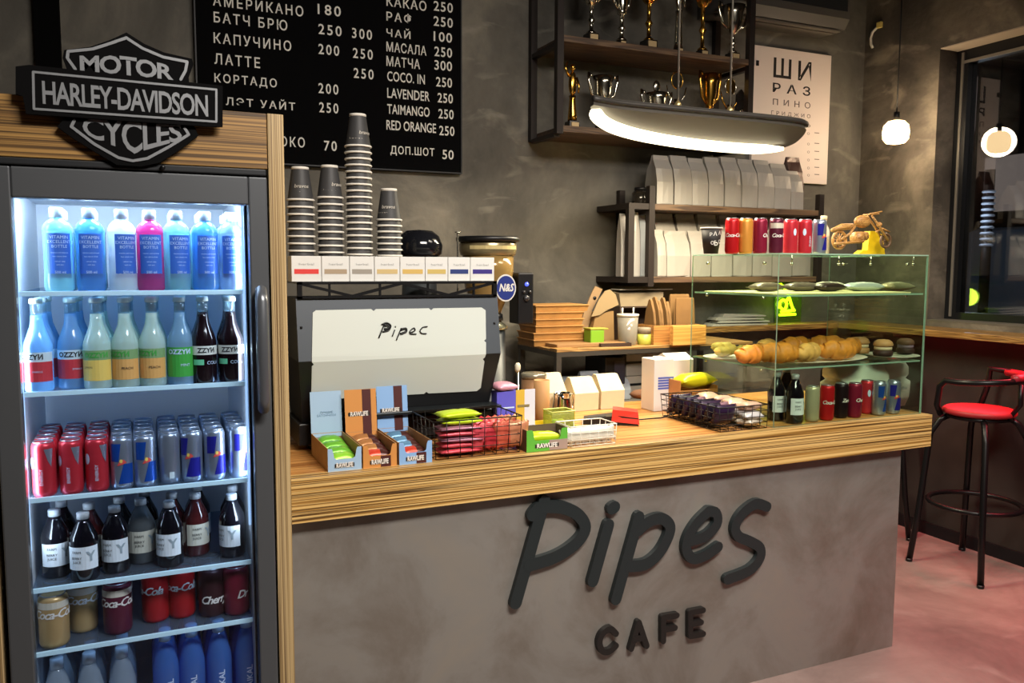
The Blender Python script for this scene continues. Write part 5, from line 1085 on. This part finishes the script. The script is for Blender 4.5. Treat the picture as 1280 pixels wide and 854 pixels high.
q = YP(803, 240, SY+.1)
t = thing('glass_jar', 'small dark jar on the left end of the lower wall shelf', 'jar', (q.x, SY+.12, lz1+.001)); MB().lathe([(.04, 0), (.045, .005), (.045, .06), (.03, .075)], seg=18).build('jar', mat('jar_smoke', '2a2622', .15, coat=.4), t); MB().lathe([(.031, .0755), (.031, .09), (0, .09)], seg=18).build('lid', m_black, t)
# ================================================================ trophy shelf
ux0 = YP(697, 60, SY).x; ux1 = YP(943, 75, SY).x
uz1 = YP(705, 43, SY).z; uz0 = YP(700, 156, SY).z
wall_shelf('upper wall shelf of dark metal and wood filled with trophies', ux0, ux1, SY, (uz0, uz1), uz1+.42, uz0-.04)
m_gold = mat('trophy_gold', 'c99a45', .2, 1.); m_silv = mat('trophy_silver', 'c9c4b4', .18, 1.); m_marble = mat('trophy_marble', '1b1714', .25, coat=.3); m_plate = mat('trophy_plate', 'd6b98a', .35, .4)
def trophy(label, X, Y, z, H, base=.07, cup_r=.045, m=m_gold, stem=.012, handles=True, ball=False, style='cup', ph=0.):
    t = thing('trophy', label, 'trophy', (X, Y, z+.001), 0, None); bh = base*.62
    if style != 'plaque':
        b = MB(); b.hull([(-base/2, -base/2, 0), (base/2, -base/2, 0), (base/2, base/2, 0), (-base/2, base/2, 0)], [(-base*.45, -base*.45, bh), (base*.45, -base*.45, bh), (base*.45, base*.45, bh), (-base*.45, base*.45, bh)]); b.build('base', m_marble, t)
        MB().box(-base*.34, base*.34, -base/2-.003, -base*.46, bh*.18, bh*.82).build('name_plate', m_plate, t)
    if style == 'cup':
        z0 = bh; zc = bh+(H-bh)*.46
        MB().lathe([(stem*2.2, z0), (stem*2.1, z0+.008), (stem*.9, z0+.02), (stem*.8, z0+(zc-z0)*.35), (stem*1.7, z0+(zc-z0)*.45), (stem*.8, z0+(zc-z0)*.55), (stem*.9, zc-.012), (stem*2, zc-.004), (cup_r*.55, zc+.01), (cup_r*.85, zc+(H-zc)*.35), (cup_r*.92, zc+(H-zc)*.7), (cup_r*1.1, H), (cup_r*1.02, H), (cup_r*.8, zc+(H-zc)*.6), (cup_r*.4, zc+.02), (0, zc+.016)], seg=22).build('cup', m, t)
        if handles:
            for s in (-1, 1):
                b = MB(); b.tube([(s*cup_r*.6, 0, zc+.014), (s*cup_r*1.3, 0, zc+(H-zc)*.3), (s*cup_r*1.65, 0, zc+(H-zc)*.8), (s*cup_r*1.6, 0, H+.012), (s*cup_r*1.35, 0, H+.006), (s*cup_r*1.3, 0, H-.006)], [.005, .008, .008, .009, .008, .004], 8); b.build('handle', m, t)
    elif style == 'figure':
        MB().lathe([(.024, bh), (.022, bh+.03), (.015, H*.45), (.018, H*.5)], seg=16).build('column', m, t)
        b = MB(); b.blob((0, 0, H*.68), .022, .016, H*.19, 12, 9); b.blob((0, 0, H*.92), .014, .014, .018, 12, 8); b.tube([(-.02, 0, H*.78), (-.04, 0, H*.9), (-.03, 0, H)], [.008, .006, .005], 8); b.tube([(.02, 0, H*.78), (.036, 0, H*.66), (.028, -.01, H*.55)], [.008, .006, .005], 8); b.build('figure', m, t)
    elif style == 'medal':
        MB().lathe([(.02, bh), (.012, bh+.02), (.008, H*.5), (.014, H*.6)], seg=16).build('stem', m, t)
        b = MB(); b.prism([(.034*math.cos(2*PI*k/24), H-.036+.04*math.sin(2*PI*k/24)) for k in range(24)], -.006, .006, 'Y'); b.build('disc', m, t)
        b = MB(); b.tube([(.036*math.cos(2*PI*k/24), -.004, H-.036+.042*math.sin(2*PI*k/24)) for k in range(24)], .004, 6, True); b.build('ring', m_silv if m is m_gold else m_gold, t)
        for s in (-1, 1):
            b = MB(); b.tube([(s*.012, 0, H*.5), (s*.05, 0, H*.66), (s*.062, 0, H*.8)], [.004, .005, .003], 8); b.build('arm', m, t)
    elif style == 'plaque':
        b = MB(); b.prism([(-base/2, 0), (base/2, 0), (base*.55, H*.5), (base*.45, H*.9), (0, H), (-base*.45, H*.9), (-base*.55, H*.5)][::-1], -.008, .008, 'Y'); b.build('plaque', m_marble, t)
        b = MB(); b.tube([(base*.26*math.cos(2*PI*k/20), -.01, H*.55+base*.3*math.sin(2*PI*k/20)) for k in range(20)], .004, 6, True); b.build('emblem', m_silv, t)
    if ball: 
        b = MB(); b.blob((0, 0, H+.035), .022, .01, .032, 14, 9); b.build('crest', m, t)
    return t
for px, py, pt, base, cr_, m, st, lab in ((740, 49, -40, .062, .05, m_silv, 'cup', 'silver cup trophy with a cream plate, first from left on the upper trophy board'), (778, 52, -25, .04, .03, m_silv, 'cup', 'slim silver trophy, second from left on the upper trophy board'),
        (812, 57, -55, .07, .055, m_gold, 'cup', 'wide gold and silver cup on a black block, third on the upper trophy board'), (849, 62, -40, .042, .036, m_silv, 'figure', 'silver figure trophy with a pink plate, fourth on the upper trophy board'),
        (879, 66, -60, .05, .05, m_gold, 'cup', 'tall bright gold cup, fifth on the upper trophy board'), (917, 70, 8, .06, .05, m_silv, 'cup', 'pale gold cup on a black block, rightmost on the upper trophy board')):
    q = YP(px, py, SY+.06); trophy(lab, q.x, SY+.07, uz1, YP(px, pt, SY+.07).z-uz1, base, cr_*1.15, m, .012, True, False, st)
for px, pt, H_, base, cr_, m, st, lab, ball in ((716, 78, 0, .06, .03, m_gold, 'figure', 'gold figure trophy, first from left on the lower trophy board', False), (754, 96, 0, .06, .045, m_silv, 'cup', 'round silver cup with curled handles above the left end of the lamp', False),
        (821, 100, 0, .06, .05, m_silv, 'cup', 'silver cup with an oval crest on the lower trophy board', True), (846, 92, 0, .05, .03, m_silv, 'medal', 'grey medal trophy in the middle of the lower trophy board', False),
        (888, 93, 0, .05, .036, m_gold, 'cup', 'gold cup with tall handles on the lower trophy board', False), (913, 100, 0, .05, .03, m_gold, 'medal', 'gold medal trophy near the right end of the lower trophy board', False), (926, 112, 0, .06, .03, m_marble, 'plaque', 'dark plaque trophy at the right end of the lower trophy board', False)):
    q = YP(px, pt, SY+.1); trophy(lab, q.x, SY+.1, uz0, q.z-uz0-(.07 if ball else 0), base, cr_*1.12, m, .01, True, ball, st)
# ================================================================ glass showcase
GX0, GX1, GY0, GY1, GZ = 2.118, 2.882, 2.335, 2.85, 1.602
SA, SB_ = 1.179, 1.449
m_g = glass('showcase_glass', 'eef5ee', .03, 0., 0., .5); m_ge = mat('glass_edge', '8fae9a', .25, 0, spec=.6)
sc_ = thing('glass_showcase', 'frameless glass pastry showcase standing on the right end of the counter', 'showcase', (0, 0, CT+.0005))
def pane(nm, x0, x1, y0, y1, z0, z1, thin):
    b = MB(); b.box(x0, x1, y0, y1, z0-CT, z1-CT)
    o = b.build(nm, [m_g, m_ge], sc_)
    ax = 'xyz'.index(thin)
    for p in o.data.polygons: p.material_index = 0 if abs(p.normal[ax]) > .5 else 1
    return o
e = .005
pane('front_pane', GX0, GX1, GY0, GY0+e, CT+.001, GZ-e, 'y'); pane('side_pane', GX0, GX0+e, GY0+e+.0004, GY1, CT+.001, GZ-e, 'x'); pane('side_pane', GX1-e, GX1, GY0+e+.0004, GY1, CT+.001, GZ-e, 'x'); pane('top_pane', GX0, GX1, GY0, GY1, GZ-e+.0004, GZ, 'z')
m_gs = glass('showcase_shelf', 'f2f4e4', .05, .05, .12, .5)
for z in (SA, SB_): 
    o = pane('glass_shelf', GX0+.006, GX1-.006, GY0+.012, GY1-.012, z-.006, z, 'z')
m_clip = mat('clip_chrome', 'd8d4c8', .2, .9)
for z in (SA-.006, SB_-.006, GZ-.03):
    for x in (GX0+.011, GX1-.011):
        for y in (GY0+.09, GY1-.09):
            b = MB(); b.tube([(x-.005, y, z-CT-.006), (x+.005, y, z-CT-.006)], .0055, 10); b.build('clip', m_clip, sc_)
for px in (876, 958): 
    q = YP(px, 322, GY1-.03 if px < 900 else GY0+.12)
for x in (GX0+.07, GX0+.3, GX1-.3, GX1-.07):
    b = MB(); b.tube([(x, GY0+.012, GZ-CT-.006), (x, GY0+.012, GZ-CT-.035)], .0028, 6); b.blob((x, GY0+.012, GZ-CT-.038), .006, .006, .006, 8, 6); b.build('hook', m_clip, sc_)
# ---------------------------------------------------------------- lower glass shelf : pastries
m_pa = mat('pastry_gold', 'd98a30', .55, noise=.3, nscale=22, bump=.4); m_pb = mat('pastry_light', 'e2aa5a', .6, noise=.25, nscale=22, bump=.4); m_ylw = mat('pastry_yellow', 'e3bf62', .6, noise=.15, nscale=20, bump=.3)
m_plt = mat('plate_pale', 'd9d5c6', .3)
za = SA+.0008
def plate(nm, label, x, y, z, rx, ry, m=m_plt):
    return tag(MB().lathe([(rx*.7, 0), (rx*.75, .002), (rx, .008), (rx*.98, .0095), (rx*.72, .004), (0, .004)], seg=28, sy=ry/rx).build(nm, m, None, (x, y, z)), label, 'plate')
def SX(px, Y, py=450): return YP(px, py, Y).x
def croissant(label, x, y, z, L, r, m, rz, n=7):
    b = MB(); rnd = random.Random(int(x*1000)); pts = []; rad = []
    for i in range(25):
        u = -1+2*i/24; th = u*1.15; seg_ = .5+.5*math.cos(u*n*PI); pts.append((L*.5*math.sin(th)/math.sin(1.15), L*.22*(1-math.cos(th))*1.2-.01, r*.9+.004*math.sin(i))); rad.append(r*(.28+.72*(1-abs(u)**2.2))*(.88+.16*seg_))
    b.tube(pts, rad, 14); lo = min(v.co.z for v in b.bm.verts)
    for v in b.bm.verts: v.co.z = max(v.co.z, lo*.5)-lo*.5
    return tag(b.build('croissant', m, None, (x, y, z+.0005), rz), label, 'croissant', 'croissants in the showcase')
plate('serving_board', 'pale oval platter under the croissants in the showcase', SX(1000, 2.55)+.02, 2.53, za, .29, .15)
zc = za+.0045+.0045
cs = [(938, 2.46, 0.165, 0.0368, m_pa, .35, 0, 'left end of the platter, front'), (972, 2.43, 0.165, 0.0400, m_pa, -.3, 0, 'second from left, front of the platter'), (1008, 2.43, 0.165, 0.0368, m_pb, .4, 0, 'third from left with pale flakes, front of the platter'), (1046, 2.44, 0.165, 0.0384, m_pa, -.2, 0, 'right end of the platter, front'),
      (955, 2.57, 0.165, 0.0400, m_pb, .6, 0, 'left of the back row on the platter'), (992, 2.59, 0.165, 0.0416, m_pa, .1, 0, 'middle of the back row on the platter'), (1032, 2.59, 0.165, 0.0416, m_pa, -.5, 0, 'right of the back row on the platter'), (1062, 2.57, 0.165, 0.0352, m_pa, .5, 0, 'far right of the back row on the platter')]
for px, y, L, r, m, rz, dz, w in cs: croissant('golden croissant, '+w, SX(px, y), y, zc+dz, L, r, m, rz)
# yellow cake on the left rear
q = YP(905, 440, 2.72)
plate('plate', 'pale plate under the yellow scramble-like pastry at the left of the showcase', q.x+.0, 2.70, za, .10, .09)
b = MB(); rr = random.Random(5)
for k in range(12): b.blob((rr.uniform(-.055, .055), rr.uniform(-.04, .04), .02+rr.uniform(0, .018)), .03, .026, .02, 10, 7, .15, rr)
tag(b.build('yellow_pastry', m_ylw, None, (q.x, 2.70, za+.0105)), 'heap of crumbly yellow pastry on the left plate of the showcase', 'pastry', None)
# sandwich cookies
m_ck = mat('cookie_cocoa', '3a211b', .6, noise=.1, nscale=30); m_ckl = mat('cookie_tan', 'b98a58', .6, noise=.1, nscale=30); m_cream = mat('cookie_cream', 'd9c4a0', .6); m_ckv = mat('cookie_mauve', '8f7388', .6); m_ckb = mat('cookie_umber', '6e4a38', .6)
def cookie(label, x, y, z, r, m0, m1, m2, h=1.):
    t = thing('sandwich_cookie', label, 'cookie', (x, y, z), 0, None)
    MB().lathe([(r*.9, 0), (r, .006*h), (r*.98, .016*h), (r*.86, .019*h)], seg=24).build('lower_biscuit', m0, t); MB().lathe([(r*.86, .0192*h), (r*.9, .026*h), (r*.86, .031*h)], seg=24).build('filling', m1, t); MB().lathe([(r*.9, .0312*h), (r, .036*h), (r*.9, .046*h), (r*.6, .053*h), (0, .055*h)], seg=24).build('upper_biscuit', m2, t)
plate('plate', 'pale plate under the sandwich cookies at the right of the showcase', SX(1112, 2.5), 2.49, za, .105, .11)
zk = za+.0102
cookie('dark sandwich cookie with a tan top biscuit in the front of the showcase', SX(1102, 2.46), 2.455, zk, .039, m_ck, m_cream, m_ckl, 1.25)
cookie('mauve and brown sandwich cookie at the right end of the showcase shelf', SX(1131, 2.50), 2.50, zk, .036, m_ck, m_ckv, m_ckb, 1.15)
cookie('tan sandwich cookie behind the croissants in the showcase', SX(1068, 2.6), 2.575, zk+.0, .04, m_ckl, m_cream, m_ckl, 1.25)
# ---------------------------------------------------------------- upper glass shelf : wrapped bars on a board
zb3 = SB_+.0008
t = MB().hull([(GX0+.02, GY0+.05, 0), (GX1-.03, GY0+.05, 0), (GX1-.03, GY1-.06, 0), (GX0+.02, GY1-.06, 0)], [(GX0+.02, GY0+.05, .004), (GX1-.03, GY0+.05, .004), (GX1-.03, GY1-.06, .004), (GX0+.02, GY1-.06, .004)]).build('paper_sheet', mat('sheet_lemon', 'd9d39a', .5), None, (0, 0, zb3)); tag(t, 'pale yellow sheet lining the upper showcase shelf', 'paper sheet')
for k, (px, y, w, c, r, d) in enumerate(((958, 2.62, .15, foil('taupe', '77675c'), .1, 'taupe'), (1003, 2.6, .17, foil('grey_brown', '6a5d56'), -.1, 'grey-brown'), (1036, 2.55, .14, foil('bitter', '3a2c2a'), .05, 'dark brown'), (1036, 2.68, .16, foil('white_wrap', 'd6d0c2'), 0, 'white'), (1078, 2.55, .2, foil('pale_blue', 'bcc6c2'), 0, 'pale blue'), (1120, 2.52, .15, foil('khaki', '9a8f6c'), -.1, 'khaki'))):
    pillow('wrapped_sandwich', '%s wrapped sandwich on the upper showcase shelf, %s from left' % (d, ORD[k].replace('leftmost', 'first')), 'sandwich', w, .08, .036, c, (SX(px, y, 362), y, zb3+.0045), r, 'wrapped sandwiches on the upper showcase shelf')
# ---------------------------------------------------------------- showcase floor : bottles, cans, white bag
ZF = CT+.001
def vp(px, py=525): return ZP(px, py, ZF)
def tall(k, px, y, rz, lab, sc=1.08):
    o = k.put((SX(px, y, 510), y, ZF), rz, lab, None); o.scale = (1, 1, sc); return o
tall(jd, 970, 2.46, .2, 'dark bottle with a cream label, left corner of the showcase floor'); tall(jd, 993, 2.385, .15, 'dark green bottle with a white label, second on the showcase floor'); tall(jd, 982, 2.56, .1, 'dark bottle behind the other two at the left of the showcase floor')
def sleek(nm, col, tx, tm=M_wh, z=.07, a=-90, band=None): return Kind(can('soft_drink_can', .027, .135, mat(nm, col, .33, .35), [(-180, 0, .098, .118, band)] if band else [], [(tx, z, a, tm, dict(size=.02, bold=.02, shear=.3, space=.85))] if tx else []))
z_pale, z_red, z_black, z_wine = sleek('sleek_pale', 'b5b08e', ''), sleek('sleek_red', 'bd1a20', 'Coca-Cola', a=-130), sleek('sleek_black', '1f1418', 'Zero'), sleek('sleek_wine', '8a1c38', 'Cherry')
for i, (px, k, y, lab) in enumerate(((1015, z_pale, 2.385, 'pale straw coloured can'), (1033.5, z_red, 2.385, 'bright red can'), (1051, z_black, 2.40, 'black can'), (1068, z_wine, 2.385, 'wine red can'))):
    k.put((SX(px, y, 510), y, ZF), (.2, .6, 0, .2)[i], '%s on the showcase floor, %s can from left' % (lab, ORD[i].replace('leftmost', 'first')), None)
for i, (px, k, y, lab) in enumerate(((1083, red_e, 2.43, 'slim red and white energy can'), (1098, blu_e, 2.385, 'slim light blue and silver energy can'), (1116, ind_e, 2.385, 'slim dark blue and silver energy can'))):
    k.put((SX(px, y, 510), y, ZF), (.5, .1, -.3)[i], '%s on the showcase floor' % lab, None)
a, c = YP(1036, 470, 2.53), YP(1134, 470, 2.53)
w = c.x-a.x; h = 1.155-ZF
b = MB(); L = []
for z, sw, sd in ((0, .8, .9), (.04, .86, 1), (h*.45, .88, 1), (h*.55, .9, .95), (h*.62, .82, .8), (h*.7, .9, .8), (h*.85, .98, .55), (h*.96, .97, .3), (h, .9, .15)):
    L.append([(w*.06+w*.5*(1-sw) if True else 0, -.07*sd, z), (w*.5, -.085*sd, z), (w-w*.5*(1-sw), -.07*sd, z), (w-w*.5*(1-sw)+.004, 0, z), (w-w*.5*(1-sw), .07*sd, z), (w*.06+w*.5*(1-sw), .07*sd, z)])
R_ = [[b.bm.verts.new(p) for p in l] for l in L]
for A, B in zip(R_, R_[1:]):
    for i in range(6): b.bm.faces.new((A[i], A[(i+1) % 6], B[(i+1) % 6], B[i])).smooth = True
b.bm.faces.new(R_[0][::-1]); b.bm.faces.new(R_[-1])
t = thing('white_bag', 'big crumpled white bag standing behind the cans in the showcase', 'bag', (a.x, 2.56, ZF))
b.build('bag', mat('bag_white', 'ebebe0', .5, noise=.04, nscale=10, bump=.3), t)
b = MB(); text_xz(b, 'Coffee', w*.8, h*.42, -.0815, fit=.06, size=.02, shear=.3); b.build('lettering', mat('grey_print', '7c8290', .5), t)
# ---------------------------------------------------------------- on top of the showcase
ZT = GZ+.0008
def tp(px): Y = 2.42; return SX(px, Y, 315), Y
x, y = tp(889)
X889 = XP(889, 300, 2.17)
t = thing('paper_cup', 'black paper cup with white scribbled letters on top of the showcase', 'paper cup', (YP(889, 300, 2.62).x, 2.62, ZT))
MB().lathe([(.026, .004), (.0275, 0), (.0405, .097)], seg=24).build('cup', mat('cup_black', '2e2c2a', .6), t)
MB().tube([(.041*math.cos(2*PI*k/24), .041*math.sin(2*PI*k/24), .098) for k in range(24)], .0028, 6, True).build('rim', m_rim, t)
b = MB()
for tx, a0, z, sz in (('А', -105, .075, .022), ('А', -75, .078, .02), ('Б', -95, .04, .03), ('С', -66, .045, .02), ('О', -120, .04, .018), ('Р', -130, .072, .018)):
    V, F = glyphs(tx, size=sz, bold=.02); wrap(b, [(v[0], v[1]) for v in V], F, .0275+.013*z/.097+.0012, math.radians(a0), z)
b.build('lettering', mat('chalk_white', 'd5d2c8', .6), t)
z_or = sleek('sleek_orange', 'd99540', ''); z_cc = sleek('sleek_cherry', '5e1f35', 'Coca-Cola', z=.07, a=-85, band=m_c2)
top_cans = ((915, z_red, 2.58, 'red can'), (932, z_or, 2.56, 'orange can'), (950, z_wine, 2.54, 'dark crimson can'), (970, z_cc, 2.52, 'cherry can with a cream top'))
for i, (px, k, Y, lab) in enumerate(top_cans): k.put((SX(px, Y, 300), Y, ZT), (.3, .1, .5, -.1)[i], '%s on top of the showcase, %s can from left' % (lab, ORD[i].replace('leftmost', 'first')), None)
for i, (px, Y, rz) in enumerate(((988, 2.52, .9), (1006, 2.50, .2))): red_e.put((SX(px, Y, 300), Y, ZT), rz, 'slim red energy can on top of the showcase, %s of the two' % ('left', 'right')[i], None)
ind_e.put((SX(1024, 2.49, 300), 2.49, ZT), 0, 'slim blue energy can with a small bottle behind it on top of the showcase', None)
t = thing('glass_bottle', 'small white-capped bottle standing behind the blue can on the showcase', 'bottle', (SX(1029, 2.58, 300), 2.58, ZT))
MB().lathe([(.022, 0), (.024, .005), (.024, .1), (.012, .125), (.011, .14)], seg=18).build('body', mat('bottle_pale', 'cfccb6', .35), t); MB().lathe([(.013, .1402), (.013, .158), (0, .16)], seg=16).build('cap', mat('cap_cream', 'd8cfae', .4), t)
# wooden motorcycle model on a yellow stand
YM = 2.50
mo = thing('motorcycle_model', 'small wooden motorcycle model on top of the showcase', 'model motorcycle', (0, YM, ZT))
m_mw = wood('model_wood', '8a5d2a', 'b3803f', 'c99a58', 'X', 60, .5, .2)
def mz_(px, py): q = YP(px, py, YM); return (q.x, q.z-ZT)
def ring(px, py, R, r, y=0., nm='wheel', m=None):
    x, z = mz_(px, py); b = MB(); b.tube([(x+R*math.cos(2*PI*k/28), y, z+R*math.sin(2*PI*k/28)) for k in range(28)], r, 8, True)
    for k in range(6): a_ = PI*k/6; b.tube([(x-R*math.cos(a_), y, z-R*math.sin(a_)), (x+R*math.cos(a_), y, z+R*math.sin(a_))], r*.3, 5)
    b.tube([(x, y-.008, z), (x, y+.008, z)], r*1.2, 10); return b.build(nm, m or m_mw, mo)
ring(1107, 301, .027, .0055, 0, 'wheel', mat('wheel_dark_wood', '5f4630', .5))
ring(1049, 300, .034, .006, 0)
def bar_(pts, r, nm, y=0., m=None):
    b = MB(); b.tube([(mz_(*p)[0], y, mz_(*p)[1]) for p in pts], r, 8); return b.build(nm, m or m_mw, mo)
b = MB(); q = mz_(1078, 277); b.blob((q[0], 0, q[1]), .042, .02, .026, 14, 9, .03); b.build('fuel_tank', m_mw, mo)
q = mz_(1072, 297); b = MB(); b.tube([(q[0], -.02, q[1]), (q[0], .02, q[1])], .024, 14); b.tube([(q[0]+.03, -.015, q[1]+.006), (q[0]+.03, .015, q[1]+.006)], .018, 12); b.build('engine', m_mw, mo)
bar_([(1040, 288), (1052, 284), (1066, 283)], [.008, .014, .012], 'seat'); bar_([(1087, 270), (1096, 283), (1107, 301)], .0045, 'fork', -.012); bar_([(1087, 270), (1096, 283), (1107, 301)], .0045, 'fork', .012)
bar_([(1066, 283), (1060, 292), (1049, 300)], .005, 'swing_arm', -.012); bar_([(1080, 268), (1090, 266), (1095, 265)], .003, 'handlebar', -.03)
b = MB(); q = mz_(1089, 268); b.tube([(q[0], -.04, q[1]), (q[0], .04, q[1])], .003, 8); b.build('handlebar', m_mw, mo)
bar_([(1038, 305), (1052, 304), (1074, 302)], .0055, 'exhaust_pipe', -.022); bar_([(1095, 290), (1103, 286), (1112, 290)], [.003, .005, .003], 'mudguard')
q = mz_(1099, 281); b = MB(); b.blob((q[0], 0, q[1]), .011, .012, .011, 10, 8); b.build('headlamp', m_mw, mo)
a, c = YP(1068, 317, YM+.06), YP(1103, 317, YM+.06); w = c.x-a.x
t = thing('yellow_stand', 'bright yellow folded stand behind the wooden motorcycle', 'stand', (a.x, YM+.045, ZT))
b = MB(); b.prism([(0, 0), (w, 0), (w*.88, .085), (w*.62, .1), (w*.42, .1), (w*.36, .02), (w*.2, .02)][::-1], 0, .03, 'Y'); b.build('stand', mat('stand_yellow', 'e6c21c', .4), t)
# ================================================================ bar stools
m_tube = mat('stool_black', '131214', .35, .3); m_seat = mat('stool_red', '9c2228', .5)
def stool():
    t = thing('bar_stool', 'stool', 'bar stool'); zs = .835; f = .205; s_ = .125
    MB().lathe([(.15, zs-.028), (.165, zs-.022), (.17, zs-.012), (.168, zs-.002), (.155, zs+.006), (0, zs+.008)], seg=36).build('seat', m_seat, t)
    MB().lathe([(.13, zs-.05), (.15, zs-.045), (.15, zs-.0285)], seg=30).build('seat_ring', m_tube, t)
    for sx_ in (-1, 1):
        for sy_ in (-1, 1): 
            b = MB(); b.tube([(sx_*f, sy_*f, 0), (sx_*(f-.022), sy_*(f-.022), .25), (sx_*(s_+.03), sy_*(s_+.03), zs-.14), (sx_*s_, sy_*s_, zs-.065), (sx_*(s_-.03), sy_*(s_-.03), zs-.04)], .0155, 10); lg = b.build('leg', m_tube, t)
            MB().lathe([(.017, 0), (.0175, .016)], (sx_*f, sy_*f, 0), 12).build('rubber_foot', m_blackp, lg)
    rz_ = .345; k = f-.03
    MB().tube([(k*1.02*1.2*math.cos(2*PI*i/32), k*1.02*1.2*math.sin(2*PI*i/32), rz_) for i in range(32)], .013, 8, True).build('footrest', m_tube, t)
    RB, zb_ = .195, zs+.15
    pts = [(-.13, .12, zs-.035), (-.185, .1, zs+.02), (-.196, .08, zs+.12), (-.192, .05, zb_)]+[(RB*math.cos(a_), RB*math.sin(a_), zb_+.004*i) for i, a_ in enumerate([PI+.1+PI*1.1*j/10 for j in range(11)])]
    b = MB(); b.tube(pts+[(.196, .1, zs+.1), (.15, .11, zs-.03)], .015, 10); b.build('back_rail', m_tube, t)
    b = MB(); b.tube([(.02, -.14, zs-.035), (.02, -.2, zs+.05), (.02, -.196, zb_)], .012, 8); b.build('back_post', m_tube, t)
    b = MB(); b.tube([(RB*math.cos(a_)*1.0, RB*math.sin(a_), zb_+.03) for a_ in [PI*1.45+PI*.55*j/10 for j in range(11)]], .019, 10); b.build('back_pad', mat('stool_pad_red', '8e1f2c', .4), t)
    return t
ks = Kind(stool())
ks.put((3.895, 2.815, 0), 0, 'black bar stool with a red round seat, nearest under the window ledge', 'bar stools')
ks.put((3.80, 3.49, 0), -.15, 'black bar stool with a red seat, farther one half hidden behind the counter', 'bar stools')
